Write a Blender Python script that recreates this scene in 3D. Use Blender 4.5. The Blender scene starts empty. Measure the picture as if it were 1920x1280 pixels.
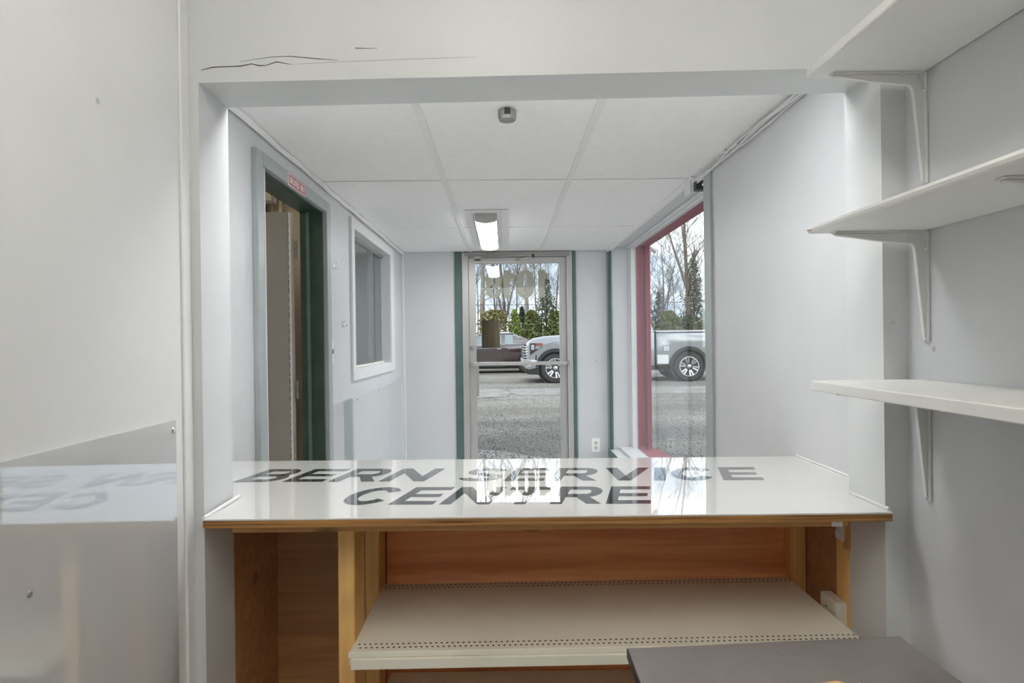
import bpy, bmesh, math, random
from mathutils import Vector, Matrix, Euler
from math import sin, cos, pi, radians
random.seed(7)
scene = bpy.context.scene
COL = scene.collection

# ---------------------------------------------------------------- camera
EYE = 1.28                                   # camera height above the floor
cd = bpy.data.cameras.new('camera'); cam = bpy.data.objects.new('camera', cd); COL.objects.link(cam)
cd.sensor_width = 36.0; cd.lens = 36.0 * 1120.3 / 1920.0
cd.clip_start = 0.02; cd.clip_end = 500
YAW, PIT, ROL = 0.0139, -0.0024, 0.0128
cam.location = (0, 0, EYE)
cam.rotation_euler = (Matrix.Rotation(-YAW, 3, 'Z') @ Matrix.Rotation(pi/2 + PIT, 3, 'X') @ Matrix.Rotation(-ROL, 3, 'Z')).to_euler()
scene.camera = cam

# ---------------------------------------------------------------- sky
world = bpy.data.worlds.new('sky'); scene.world = world; world.use_nodes = True
wn, wl = world.node_tree.nodes, world.node_tree.links
wn.clear()
wo = wn.new('ShaderNodeOutputWorld'); wb = wn.new('ShaderNodeBackground')
wt = wn.new('ShaderNodeTexCoord'); wm = wn.new('ShaderNodeMapping'); wm.inputs['Scale'].default_value = (1.0, 1.0, 2.4)
wz = wn.new('ShaderNodeTexNoise'); wz.inputs['Scale'].default_value = 2.6; wz.inputs['Detail'].default_value = 7; wz.inputs['Roughness'].default_value = .55
wr = wn.new('ShaderNodeValToRGB')
wr.color_ramp.elements[0].position = .44; wr.color_ramp.elements[0].color = (.215, .262, .32, 1)
wr.color_ramp.elements[1].position = .66; wr.color_ramp.elements[1].color = (.97, .985, 1.0, 1)
wl.new(wt.outputs['Generated'], wm.inputs['Vector']); wl.new(wm.outputs[0], wz.inputs['Vector'])
wl.new(wz.outputs['Fac'], wr.inputs['Fac']); wl.new(wr.outputs[0], wb.inputs['Color'])
wb.inputs['Strength'].default_value = 3.4
wl.new(wb.outputs[0], wo.inputs['Surface'])

# veiled sun, high behind the building
sd = bpy.data.lights.new('sun', 'SUN'); sd.energy = 1.3; sd.angle = radians(14); sd.color = (1, .95, .87)
sun = bpy.data.objects.new('sun', sd); COL.objects.link(sun)
sun.rotation_euler = (radians(38), radians(-18), 0)

LOBBY_LAMP = 24.0
HEADER_FILL = 11.5  # strength of the added fill behind the header
ROOM_LAMP = 17.0
vs = scene.view_settings
vs.view_transform = 'Standard'; vs.look = 'None'; vs.gamma = 1.0; vs.use_curve_mapping = False
vs.exposure = 0.25
scene.cycles.max_bounces = 14; scene.cycles.diffuse_bounces = 8      # white rooms: let the bounced light settle

# ---------------------------------------------------------------- materials
def _mat(name):
    m = bpy.data.materials.new(name); m.use_nodes = True
    nt = m.node_tree; b = nt.nodes['Principled BSDF']
    return m, nt, b

def mat(name, col, rough=.5, var=.04, vscale=6, bump=0.0, bscale=120, metal=0.0, ior=1.5, stretch=(1, 1, 1), spec=.5, coat=0, bdist=.002):
    m, nt, b = _mat(name); N, L = nt.nodes, nt.links
    b.inputs['Roughness'].default_value = rough; b.inputs['Metallic'].default_value = metal
    b.inputs['IOR'].default_value = ior; b.inputs['Specular IOR Level'].default_value = spec
    if coat: b.inputs['Coat Weight'].default_value = coat; b.inputs['Coat Roughness'].default_value = .01; b.inputs['Coat IOR'].default_value = 2.0
    tc = N.new('ShaderNodeTexCoord'); mp = N.new('ShaderNodeMapping'); mp.inputs['Scale'].default_value = stretch
    L.new(tc.outputs['Object'], mp.inputs['Vector'])
    nz = N.new('ShaderNodeTexNoise'); nz.inputs['Scale'].default_value = vscale; nz.inputs['Detail'].default_value = 5
    L.new(mp.outputs[0], nz.inputs['Vector'])
    rp = N.new('ShaderNodeValToRGB')
    rp.color_ramp.elements[0].position = .3; rp.color_ramp.elements[1].position = .7
    rp.color_ramp.elements[0].color = tuple(max(0, c*(1-var)) for c in col) + (1,)
    rp.color_ramp.elements[1].color = tuple(c*(1+var) for c in col) + (1,)
    L.new(nz.outputs['Fac'], rp.inputs['Fac']); L.new(rp.outputs[0], b.inputs['Base Color'])
    if bump:
        n2 = N.new('ShaderNodeTexNoise'); n2.inputs['Scale'].default_value = bscale; n2.inputs['Detail'].default_value = 3
        L.new(mp.outputs[0], n2.inputs['Vector'])
        bp = N.new('ShaderNodeBump'); bp.inputs['Strength'].default_value = bump; bp.inputs['Distance'].default_value = bdist
        L.new(n2.outputs['Fac'], bp.inputs['Height']); L.new(bp.outputs[0], b.inputs['Normal'])
    return m

def paint(name, col, rough=.42, scuff=.5):
    """brushed wall paint: soft mottling, a few dark scuffs, roller relief"""
    m, nt, b = _mat(name); N, L = nt.nodes, nt.links
    b.inputs['Roughness'].default_value = rough
    tc = N.new('ShaderNodeTexCoord')
    nz = N.new('ShaderNodeTexNoise'); nz.inputs['Scale'].default_value = 3; nz.inputs['Detail'].default_value = 6
    L.new(tc.outputs['Object'], nz.inputs['Vector'])
    rp = N.new('ShaderNodeValToRGB'); rp.color_ramp.elements[0].position = .3; rp.color_ramp.elements[1].position = .7
    rp.color_ramp.elements[0].color = tuple(c*.965 for c in col) + (1,); rp.color_ramp.elements[1].color = tuple(c*1.025 for c in col) + (1,)
    L.new(nz.outputs['Fac'], rp.inputs['Fac'])
    vo = N.new('ShaderNodeTexVoronoi'); vo.inputs['Scale'].default_value = 4.3
    L.new(tc.outputs['Object'], vo.inputs['Vector'])
    r2 = N.new('ShaderNodeValToRGB'); r2.color_ramp.elements[0].position = .018; r2.color_ramp.elements[1].position = .032
    r2.color_ramp.elements[0].color = (scuff, scuff, scuff, 1); r2.color_ramp.elements[1].color = (0, 0, 0, 1)
    L.new(vo.outputs['Distance'], r2.inputs['Fac'])
    mx = N.new('ShaderNodeMix'); mx.data_type = 'RGBA'
    L.new(r2.outputs[0], mx.inputs[0]); L.new(rp.outputs[0], mx.inputs[6]); mx.inputs[7].default_value = (col[0]*.35, col[1]*.34, col[2]*.32, 1)
    L.new(mx.outputs[2], b.inputs['Base Color'])
    n2 = N.new('ShaderNodeTexNoise'); n2.inputs['Scale'].default_value = 160; n2.inputs['Detail'].default_value = 2
    n3 = N.new('ShaderNodeTexNoise'); n3.inputs['Scale'].default_value = 9; n3.inputs['Detail'].default_value = 2
    L.new(tc.outputs['Object'], n2.inputs['Vector']); L.new(tc.outputs['Object'], n3.inputs['Vector'])
    ad = N.new('ShaderNodeMath'); ad.operation = 'MULTIPLY_ADD'; ad.inputs[1].default_value = 5.0
    L.new(n3.outputs['Fac'], ad.inputs[0]); L.new(n2.outputs['Fac'], ad.inputs[2])
    bp = N.new('ShaderNodeBump'); bp.inputs['Strength'].default_value = .25; bp.inputs['Distance'].default_value = .0012
    L.new(ad.outputs[0], bp.inputs['Height']); L.new(bp.outputs[0], b.inputs['Normal'])
    return m

def wood(name, c0, c1, axis='X', rough=.55, knots=True, gloss=.5, scale=1.0):
    m, nt, b = _mat(name); N, L = nt.nodes, nt.links
    b.inputs['Roughness'].default_value = rough; b.inputs['Specular IOR Level'].default_value = gloss
    tc = N.new('ShaderNodeTexCoord'); mp = N.new('ShaderNodeMapping')
    s = {'X': (1.2, 22, 22), 'Y': (22, 1.2, 22), 'Z': (22, 22, 1.2)}[axis]
    mp.inputs['Scale'].default_value = tuple(v*scale for v in s)
    L.new(tc.outputs['Object'], mp.inputs['Vector'])
    nz = N.new('ShaderNodeTexNoise'); nz.inputs['Scale'].default_value = 1.6; nz.inputs['Detail'].default_value = 8; nz.inputs['Distortion'].default_value = .6
    L.new(mp.outputs[0], nz.inputs['Vector'])
    rp = N.new('ShaderNodeValToRGB'); rp.color_ramp.elements[0].position = .3; rp.color_ramp.elements[1].position = .68
    rp.color_ramp.elements[0].color = c0 + (1,); rp.color_ramp.elements[1].color = c1 + (1,)
    L.new(nz.outputs['Fac'], rp.inputs['Fac'])
    out = rp.outputs[0]
    bl = N.new('ShaderNodeTexNoise'); bl.inputs['Scale'].default_value = 3.2; bl.inputs['Detail'].default_value = 3
    L.new(tc.outputs['Object'], bl.inputs['Vector'])
    rb = N.new('ShaderNodeValToRGB'); rb.color_ramp.elements[0].position = .60; rb.color_ramp.elements[1].position = .74
    rb.color_ramp.elements[0].color = (0, 0, 0, 1); rb.color_ramp.elements[1].color = (.55, .55, .55, 1)
    L.new(bl.outputs['Fac'], rb.inputs['Fac'])
    mx = N.new('ShaderNodeMix'); mx.data_type = 'RGBA'
    L.new(rb.outputs[0], mx.inputs[0]); L.new(out, mx.inputs[6]); mx.inputs[7].default_value = (c0[0]*.55, c0[1]*.55, c0[2]*.6, 1)
    out = mx.outputs[2]
    if knots:
        vo = N.new('ShaderNodeTexVoronoi'); vo.inputs['Scale'].default_value = 5.5
        m2 = N.new('ShaderNodeMapping'); m2.inputs['Scale'].default_value = {'X': (.6, 1, 1), 'Y': (1, .6, 1), 'Z': (1, 1, .6)}[axis]
        L.new(tc.outputs['Object'], m2.inputs['Vector']); L.new(m2.outputs[0], vo.inputs['Vector'])
        rk = N.new('ShaderNodeValToRGB'); rk.color_ramp.elements[0].position = .07; rk.color_ramp.elements[1].position = .15
        rk.color_ramp.elements[0].color = (.85, .85, .85, 1); rk.color_ramp.elements[1].color = (0, 0, 0, 1)
        L.new(vo.outputs['Distance'], rk.inputs['Fac'])
        m3 = N.new('ShaderNodeMix'); m3.data_type = 'RGBA'
        L.new(rk.outputs[0], m3.inputs[0]); L.new(out, m3.inputs[6]); m3.inputs[7].default_value = (.05, .022, .01, 1)
        out = m3.outputs[2]
    L.new(out, b.inputs['Base Color'])
    bp = N.new('ShaderNodeBump'); bp.inputs['Strength'].default_value = .25; bp.inputs['Distance'].default_value = .002
    L.new(nz.outputs['Fac'], bp.inputs['Height']); L.new(bp.outputs[0], b.inputs['Normal'])
    return m

def glass(name, tint=(.97, .985, .98), ior=1.5):
    m, nt, b = _mat(name); N, L = nt.nodes, nt.links
    N.remove(b); o = [n for n in N if n.type == 'OUTPUT_MATERIAL'][0]
    t = N.new('ShaderNodeBsdfTransparent'); t.inputs[0].default_value = tint + (1,)
    g = N.new('ShaderNodeBsdfGlossy'); g.inputs['Roughness'].default_value = 0.0; g.inputs[0].default_value = (.97, .98, .98, 1)
    f = N.new('ShaderNodeFresnel'); ge = N.new('ShaderNodeNewGeometry')      # same reflectance from either face of the pane
    ma = N.new('ShaderNodeMath'); ma.operation = 'MULTIPLY_ADD'; ma.inputs[1].default_value = 1/ior-ior; ma.inputs[2].default_value = ior
    L.new(ge.outputs['Backfacing'], ma.inputs[0]); L.new(ma.outputs[0], f.inputs['IOR'])
    mx = N.new('ShaderNodeMixShader')
    L.new(f.outputs[0], mx.inputs[0]); L.new(t.outputs[0], mx.inputs[1]); L.new(g.outputs[0], mx.inputs[2]); L.new(mx.outputs[0], o.inputs[0])
    return m

def emit(name, col, s):
    m, nt, b = _mat(name)
    b.inputs['Base Color'].default_value = (.9, .9, .9, 1)
    b.inputs['Emission Color'].default_value = col + (1,); b.inputs['Emission Strength'].default_value = s
    return m

def foliage(name, c0, c1, rough=.6):
    m, nt, b = _mat(name); N, L = nt.nodes, nt.links
    g = N.new('ShaderNodeNewGeometry'); rp = N.new('ShaderNodeValToRGB')
    rp.color_ramp.elements[0].color = c0 + (1,); rp.color_ramp.elements[1].color = c1 + (1,)
    L.new(g.outputs['Random Per Island'], rp.inputs['Fac']); L.new(rp.outputs[0], b.inputs['Base Color'])
    b.inputs['Roughness'].default_value = rough
    return m

def ply_edge(name):
    m, nt, b = _mat(name); N, L = nt.nodes, nt.links
    tc = N.new('ShaderNodeTexCoord'); mp = N.new('ShaderNodeMapping'); mp.inputs['Scale'].default_value = (3.0, 3, 330)
    L.new(tc.outputs['Object'], mp.inputs['Vector'])
    nz = N.new('ShaderNodeTexNoise'); nz.inputs['Scale'].default_value = 1.0; nz.inputs['Detail'].default_value = 6; nz.inputs['Distortion'].default_value = .4
    L.new(mp.outputs[0], nz.inputs['Vector'])
    rp = N.new('ShaderNodeValToRGB'); rp.color_ramp.elements[0].position = .32; rp.color_ramp.elements[1].position = .62
    rp.color_ramp.elements[0].color = (.09, .03, .008, 1); rp.color_ramp.elements[1].color = (.50, .25, .075, 1)
    L.new(nz.outputs['Fac'], rp.inputs['Fac']); L.new(rp.outputs[0], b.inputs['Base Color']); b.inputs['Roughness'].default_value = .5
    return m

def asphalt(name):
    m, nt, b = _mat(name); N, L = nt.nodes, nt.links
    b.inputs['Roughness'].default_value = .85
    tc = N.new('ShaderNodeTexCoord')
    big = N.new('ShaderNodeTexNoise'); big.inputs['Scale'].default_value = .55; big.inputs['Detail'].default_value = 6
    mp = N.new('ShaderNodeMapping'); mp.inputs['Scale'].default_value = (.5, 1.4, 1)
    L.new(tc.outputs['Object'], mp.inputs['Vector']); L.new(mp.outputs[0], big.inputs['Vector'])
    sp = N.new('ShaderNodeTexNoise'); sp.inputs['Scale'].default_value = 40; sp.inputs['Detail'].default_value = 6; sp.inputs['Roughness'].default_value = .85
    L.new(tc.outputs['Object'], sp.inputs['Vector'])
    r1 = N.new('ShaderNodeValToRGB'); r1.color_ramp.elements[0].position = .36; r1.color_ramp.elements[1].position = .66
    r1.color_ramp.elements[0].color = (.135, .118, .104, 1); r1.color_ramp.elements[1].color = (.25, .226, .204, 1)
    L.new(big.outputs['Fac'], r1.inputs['Fac'])
    r2 = N.new('ShaderNodeValToRGB'); r2.color_ramp.elements[0].position = .41; r2.color_ramp.elements[1].position = .60
    r2.color_ramp.elements[0].color = (.22, .30, .30, 1); r2.color_ramp.elements[1].color = (1.75, 1.75, 1.72, 1)
    L.new(sp.outputs['Fac'], r2.inputs['Fac'])
    mu = N.new('ShaderNodeMix'); mu.data_type = 'RGBA'; mu.blend_type = 'MULTIPLY'; mu.inputs[0].default_value = 1
    L.new(r1.outputs[0], mu.inputs[6]); L.new(r2.outputs[0], mu.inputs[7])
    vo = N.new('ShaderNodeTexVoronoi'); vo.feature = 'DISTANCE_TO_EDGE'; vo.inputs['Scale'].default_value = .42
    wv = N.new('ShaderNodeMix'); wv.data_type = 'RGBA'; wv.inputs[0].default_value = .12
    wn2 = N.new('ShaderNodeTexNoise'); wn2.inputs['Scale'].default_value = 1.4; wn2.inputs['Detail'].default_value = 5
    L.new(tc.outputs['Object'], wn2.inputs['Vector']); L.new(tc.outputs['Object'], wv.inputs[6]); L.new(wn2.outputs['Color'], wv.inputs[7])
    L.new(wv.outputs[2], vo.inputs['Vector'])
    rc = N.new('ShaderNodeValToRGB'); rc.color_ramp.elements[0].position = .004; rc.color_ramp.elements[1].position = .012
    rc.color_ramp.elements[0].color = (.5, .5, .5, 1); rc.color_ramp.elements[1].color = (0, 0, 0, 1)
    L.new(vo.outputs['Distance'], rc.inputs['Fac'])
    mx = N.new('ShaderNodeMix'); mx.data_type = 'RGBA'
    L.new(rc.outputs[0], mx.inputs[0]); L.new(mu.outputs[2], mx.inputs[6]); mx.inputs[7].default_value = (.08, .075, .07, 1)
    L.new(mx.outputs[2], b.inputs['Base Color'])
    bp = N.new('ShaderNodeBump'); bp.inputs['Strength'].default_value = .6; bp.inputs['Distance'].default_value = .012
    L.new(sp.outputs['Fac'], bp.inputs['Height']); L.new(bp.outputs[0], b.inputs['Normal'])
    return m

M = dict(
    wall=paint('pale_grey_wall_paint', (.62, .628, .64)),
    wall_right=paint('right_wall_blue_grey', (.57, .585, .60)),  # one even tone, darker and bluer than the other office walls
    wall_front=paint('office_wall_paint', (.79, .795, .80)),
    soffit=paint('partition_paint', (.635, .65, .655), scuff=.3),
    trimw=mat('white_trim_paint', (.74, .745, .75), .4, .03, 12, .2, 60),
    ceil=mat('ceiling_tile', (.92, .92, .915), .85, .02, 30, .5, 260, bdist=.003),
    tbar=mat('painted_tbar', (.84, .84, .83), .5, .02, 20),
    gap=mat('ceiling_void', (.18, .18, .18), .9),
    casing=mat('grey_green_casing_paint', (.36, .40, .40), .4, .05, 12),
    green=mat('dark_green_paint', (.035, .068, .055), .38, .15, 10, .2, 60),
    green2=mat('green_casing_paint', (.085, .145, .125), .4, .1, 10),
    alu=mat('brushed_aluminium', (.50, .49, .475), .42, .06, 4, metal=.55, stretch=(30, 30, 1)),
    alud=mat('dull_aluminium', (.33, .32, .30), .5, .1, 14, metal=.5),
    chrome=mat('chrome', (.78, .78, .78), .12, .03, 10, metal=1.0),
    dark=mat('dark_metal', (.03, .03, .03), .4, .1, 10),
    glass=glass('clear_glass', ior=1.3), glassw=glass('storefront_glass', ior=1.15), glassd=glass('interior_glass', (.80, .86, .85)),
    vinyl=mat('beige_vinyl_digits', (0.3500, 0.3300, 0.2600), .5, .02, 6),
    bronze=mat('bronze_metal', (.105, .08, .045), .38, .05, 6, metal=.6),
    red=mat('raspberry_red_paint', (.27, .006, .034), .6, .1, 6, .2, 40, spec=.15),
    floor=mat('pale_vinyl_floor', (.82, .815, .80), .5, .1, 4),
    floor2=mat('warm_grey_floor', (.58, .555, .52), .5, .1, 4),
    plexi=mat('glossy_plastic_panel', (.60, .61, .615), .025, .03, 2.5, .06, 5, ior=1.9, bdist=.004, coat=1.0),
    sheet=mat('white_acrylic_sheet', (.74, .73, .70), .015, .02, 3, ior=1.8, coat=1.0),
    print=mat('black_vinyl_lettering', (.035, .036, .04), .015, .1, 3, ior=1.8, coat=1.0),
    ply=ply_edge('plywood_edge'),
    pine=wood('pine_framing', (.64, .34, .105), (.86, .54, .19), 'Z'),
    pineh=wood('pine_rail', (.46, .22, .065), (.66, .36, .13), 'X'),
    brown=wood('red_brown_board', (.66, .225, .08), (.88, .38, .15), 'X', .38),
    plywood=wood('brown_plywood', (.31, .15, .065), (.45, .235, .10), 'X', .5),
    cream=mat('cream_enamel', (.84, .81, .70), .38, .05, 5, .05, 40),
    hole=mat('punched_hole', (.03, .025, .02), .8),
    table=mat('grey_brown_laminate', (.205, .185, .18), .42, .12, 7, .08, 60),
    tabled=mat('black_edge_band', (.03, .028, .027), .5),
    shelf=paint('shelf_paint', (.73, .73, .715), .45, .2),
    bracket=mat('painted_steel_bracket', (.69, .69, .68), .38, .03, 10),
    plate=mat('white_plastic', (.88, .87, .85), .3, .02, 10),
    platei=mat('ivory_plastic', (.70, .65, .55), .3, .02, 10),
    caulk=mat('white_caulk', (.80, .80, .80), .5, .06, 30, .5, 80),
    crack=mat('dark_crack_chip', (.10, .095, .085), .9),  # dark grey-brown of paint cracks and chipped edges
    doorg=mat('grey_door_paint', (.30, .29, .28), .5, .04, 5),
    beige=mat('beige_corrugated_panel', (.50, .44, .33), .6, .06, 5),
    office=mat('office_wall', (.46, .48, .47), .7, .05, 3),
    signred=mat('red_sign', (.52, .16, .19), .5, .03, 9),
    signw=mat('sign_white', (.85, .82, .80), .5, .01, 9),
    lens=emit('lit_lamp_lens', (1.0, 1.0, 1.0), LOBBY_LAMP), lens2=emit('lit_office_lamp_lens', (1.0, .96, .88), ROOM_LAMP),
    cap=mat('lamp_end_cap', (.50, .50, .48), .5, .03, 10),
    asphalt=asphalt('worn_asphalt'),
    concrete=mat('cracked_concrete', (0.3400, 0.3230, 0.2924), .9, .18, 5, .6, 60, bdist=.01),
    pale=mat('pale_asphalt_patch', (.225, .218, .205), .9, .25, 3, .6, 50, bdist=.01),
    grass=mat('roadside_grass', (0.1120, 0.1400, 0.0490), .9, .4, 1.5),
    silver=mat('silver_car_paint', (0.3096, 0.3240, 0.3384), .22, .02, 5, metal=.35, coat=1.0),
    maroon=mat('dark_maroon_car_paint', (0.0440, 0.0240, 0.0272), .2, .1, 5, metal=.2, coat=1.0),
    carglass=mat('tinted_car_glass', (0.1500, 0.2025, 0.2025), .03, .05, 2, ior=2.0),
    black=mat('black_plastic', (.018, .018, .02), .5, .1, 10),
    tyre=mat('tyre_rubber', (.035, .034, .033), .8, .2, 20),
    rim=mat('bright_alloy', (0.5920, 0.5920, 0.6000), .2, .03, 10, metal=.9),
    lampred=mat('amber_headlamp', (.28, .06, .04), .2, .05, 8),
    bark=mat('pale_bark', (0.2040, 0.1768, 0.1462), .9, .25, 5, .5, 20, bdist=.02),
    bark2=mat('brown_bark', (0.1496, 0.1122, 0.0816), .9, .25, 5, .5, 20, bdist=.02),
    bark3=mat('grey_bark', (0.1360, 0.1258, 0.1156), .9, .25, 5, .5, 20, bdist=.02),
    conifer=foliage('spruce_needles', (0.0338, 0.0562, 0.0263), (0.0975, 0.1275, 0.0562)),
    cedar=foliage('cedar_foliage', (0.0450, 0.0638, 0.0150), (0.1800, 0.1950, 0.0450)),
    shrub=foliage('spring_shrub_leaves', (0.1296, 0.1872, 0.0216), (0.3024, 0.3600, 0.0720)),
    scrub=foliage('yellow_green_scrub', (0.1440, 0.1296, 0.0432), (0.3168, 0.2880, 0.1152)),
    gravel=foliage('gravel_chips', (0.0660, 0.0607, 0.0561), (0.4092, 0.3960, 0.3762), .9),
    wire=mat('utility_wire', (.05, .05, .055), .7),
)

# ---------------------------------------------------------------- geometry helpers
ORG = {}
class MB:
    def __init__(s): s.v, s.f = [], []
    def box(s, x0, x1, y0, y1, z0, z1):
        n = len(s.v)
        s.v += [(x, y, z) for x in (x0, x1) for y in (y0, y1) for z in (z0, z1)]
        s.f += [tuple(n+i for i in q) for q in ((0,1,3,2), (4,6,7,5), (0,4,5,1), (2,3,7,6), (0,2,6,4), (1,5,7,3))]
        return s
    def hexa(s, p):      # 8 points: 4 bottom (ccw), 4 top
        n = len(s.v); s.v += [tuple(q) for q in p]
        s.f += [tuple(n+i for i in q) for q in ((3,2,1,0), (4,5,6,7), (0,1,5,4), (1,2,6,5), (2,3,7,6), (3,0,4,7))]
        return s
    def prism(s, poly, axis, a, b):
        """extrude a 2D polygon along axis from a to b. axis Y: (x,z); X: (y,z); Z: (x,y)"""
        def P(u, w, t): return {'Y': (u, t, w), 'X': (t, u, w), 'Z': (u, w, t)}[axis]
        n = len(s.v); k = len(poly)
        s.v += [P(u, w, a) for u, w in poly] + [P(u, w, b) for u, w in poly]
        s.f.append(tuple(range(n, n+k))); s.f.append(tuple(range(n+2*k-1, n+k-1, -1)))
        for i in range(k): j = (i+1) % k; s.f.append((n+i, n+k+i, n+k+j, n+j))
        return s
    def tube(s, pts, rad, seg=8, cap=True):
        pts = [Vector(p) for p in pts]; k = len(pts)
        if not hasattr(rad, '__len__'): rad = [rad]*k
        n = len(s.v); up = None
        for i, p in enumerate(pts):
            t = (pts[min(i+1, k-1)] - pts[max(i-1, 0)]).normalized()
            if up is None:
                up = Vector((0, 0, 1)) if abs(t.z) < .9 else Vector((1, 0, 0))
            a = (up - t*up.dot(t)).normalized(); up = a; c = t.cross(a)
            for q in range(seg):
                th = 2*pi*q/seg; s.v.append(tuple(p + (a*cos(th) + c*sin(th))*rad[i]))
        for i in range(k-1):
            for q in range(seg):
                r = (q+1) % seg; s.f.append((n+i*seg+q, n+i*seg+r, n+(i+1)*seg+r, n+(i+1)*seg+q))
        if cap:
            s.f.append(tuple(n+q for q in range(seg-1, -1, -1))); s.f.append(tuple(n+(k-1)*seg+q for q in range(seg)))
        return s
    def lathe(s, c, axis, prof, seg=24):
        """prof: list of (radius, offset along axis) around centre c"""
        n = len(s.v); k = len(prof)
        for r, o in prof:
            for q in range(seg):
                th = 2*pi*q/seg; u, w = r*cos(th), r*sin(th)
                d = {'Z': (u, w, o), 'Y': (u, o, w), 'X': (o, u, w)}[axis]
                s.v.append((c[0]+d[0], c[1]+d[1], c[2]+d[2]))
        for i in range(k-1):
            for q in range(seg):
                r = (q+1) % seg; s.f.append((n+i*seg+q, n+i*seg+r, n+(i+1)*seg+r, n+(i+1)*seg+q))
        s.f.append(tuple(n+q for q in range(seg-1, -1, -1))); s.f.append(tuple(n+(k-1)*seg+q for q in range(seg)))
        return s
    def ball(s, c, r, seg=10, rings=6, sq=(1, 1, 1)):
        prof = [(r*sin(pi*i/rings), -r*cos(pi*i/rings)) for i in range(1, rings)]
        n = len(s.v); s.lathe((0, 0, 0), 'Z', prof, seg)
        s.v[n:] = [(c[0]+x*sq[0], c[1]+y*sq[1], c[2]+z*sq[2]) for x, y, z in s.v[n:]]
        return s
    def build(s, name, m, parent=None, bevel=0.0, smooth=False, origin=None, fix=True):
        if parent is not None: o0 = ORG[parent]
        elif origin is not None: o0 = Vector(origin)
        else:
            xs, ys, zs = zip(*s.v); o0 = Vector(((min(xs)+max(xs))/2, (min(ys)+max(ys))/2, min(zs)))
        me = bpy.data.meshes.new(name)
        me.from_pydata([(x-o0.x, y-o0.y, z-o0.z) for x, y, z in s.v], [], s.f)
        if fix:
            bm = bmesh.new(); bm.from_mesh(me); bmesh.ops.recalc_face_normals(bm, faces=bm.faces); bm.to_mesh(me); bm.free()
        me.materials.append(m)
        o = bpy.data.objects.new(name, me); COL.objects.link(o)
        if parent is not None: o.parent = parent
        else: o.location = o0
        ORG[o] = o0.copy()
        if bevel:
            b = o.modifiers.new('bevel', 'BEVEL'); b.width = bevel; b.segments = 2; b.limit_method = 'ANGLE'; b.angle_limit = radians(40)
        if smooth:
            for p in me.polygons: p.use_smooth = True
            if smooth == 'auto':
                e = o.modifiers.new('split', 'EDGE_SPLIT'); e.split_angle = radians(40)
        return o
def B(*a): return MB().box(*a)
def tag(o, label, cat=None, group=None, kind=None):
    o['label'] = label
    if cat: o['category'] = cat
    if group: o['group'] = group
    if kind: o['kind'] = kind
    return o
def thing(name, loc, label, cat, group=None, kind=None):
    o = bpy.data.objects.new(name, None); COL.objects.link(o); o.location = loc; o.empty_display_size = .05
    ORG[o] = Vector(loc); return tag(o, label, cat, group, kind)
def struct(name, mb, m, label, cat='wall', **k):
    return tag(mb.build(name, m, **k), label, cat, kind='structure')
def H(h): return EYE + h

# dimensions of the place
XL, XR, YB, ZC = -.887, .944, 5.27, H(.78)       # lobby: side walls, front wall, ceiling
PF, PB = 1.32, 1.46                              # partition faces
JL, JR = -.662, .846                             # opening jambs
FL, FR = -.688, .900                             # office side walls
ZR = 2.50                                        # office ceiling
CT = H(-.383)                                    # counter top

# ================================================================= SETTING
struct('floor', B(-.9, 1.2, PF, 5.39, -.12, 0), M['floor'], 'pale vinyl floor of the lobby', 'floor')
struct('floor_office', B(-.9, 1.2, -3.6, PF, -.12, 0), M['floor2'], 'warm grey floor of the office', 'floor')
# office shell
struct('wall_left', B(FL-.14, FL, -3.5, PF, 0, ZR), M['wall_front'], 'pale grey left wall of the office beside the opening')
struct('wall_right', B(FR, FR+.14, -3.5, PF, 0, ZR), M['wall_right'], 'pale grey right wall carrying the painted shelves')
struct('wall_rear', B(FL-.14, FR+.14, -3.6, -3.5, 0, ZR), M['wall_front'], 'pale grey office wall behind the viewer')
struct('ceiling_office', B(FL-.2, FR+.2, -3.6, PB, ZR, ZR+.1), M['ceil'], 'white office ceiling above the opening', 'ceiling')
# partition with a slightly crooked opening
pw = MB()
hl, hr = H(.572), H(.597)
pw.box(-1.05, JL, PF, PB, 0, ZR); pw.box(JR, 1.28, PF, PB, 0, ZR)
pw.hexa([(JL, PF, hl), (JR, PF, hr), (JR, PB, hr), (JL, PB, hl), (JL, PF, ZR), (JR, PF, ZR), (JR, PB, ZR), (JL, PB, ZR)])
part = struct('wall_partition', pw, M['soffit'], 'painted partition wall framing the service opening')
# cracks and seams in the paint of the header
def crack(pts, r):
    return MB().tube([(x, PF-.0002, z) for x, z in pts], r, 4).build('crack', M['crack'], part)
crack([(-.655, H(.600)), (-.63, H(.606)), (-.60, H(.607)), (-.57, H(.608)), (-.545, H(.613)), (-.53, H(.609)), (-.515, H(.609)), (-.49, H(.617)), (-.46, H(.611))], [.0006, .0012, .001, .0013, .001, .0013, .0008, .0012, .0005])
crack([(-.46, H(.611)), (-.36, H(.616)), (-.2, H(.621)), (-.05, H(.625))], [.0002, .0003, .0003, .0002])
crack([(-.57, H(.618)), (-.5, H(.628)), (-.46, H(.629)), (-.40, H(.623)), (-.355, H(.620))], [.0003, .0006, .0008, .0009, .0003])
crack([(-.318, H(.646)), (-.29, H(.645)), (-.27, H(.645))], [.0010, .0006, .0003])
# caulk line in the left corner and down the jamb
cb = MB()
for i in range(46):
    z = .25 + i*.052
    cb.tube([(FL+.001, PF-.001, z), (FL+.0015+random.uniform(-.001, .001), PF-.002, z+.026), (FL+.001, PF-.001, z+.052)], [random.uniform(.0012, .0030) for _ in range(3)], 5)
cb.build('caulk_bead', M['caulk'], part)
struct('trim_1', B(FL, FL+.006, PF-.034, PF, 0, ZR), M['wall_front'], 'narrow painted corner strip beside the left jamb', 'trim', bevel=.002)
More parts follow.
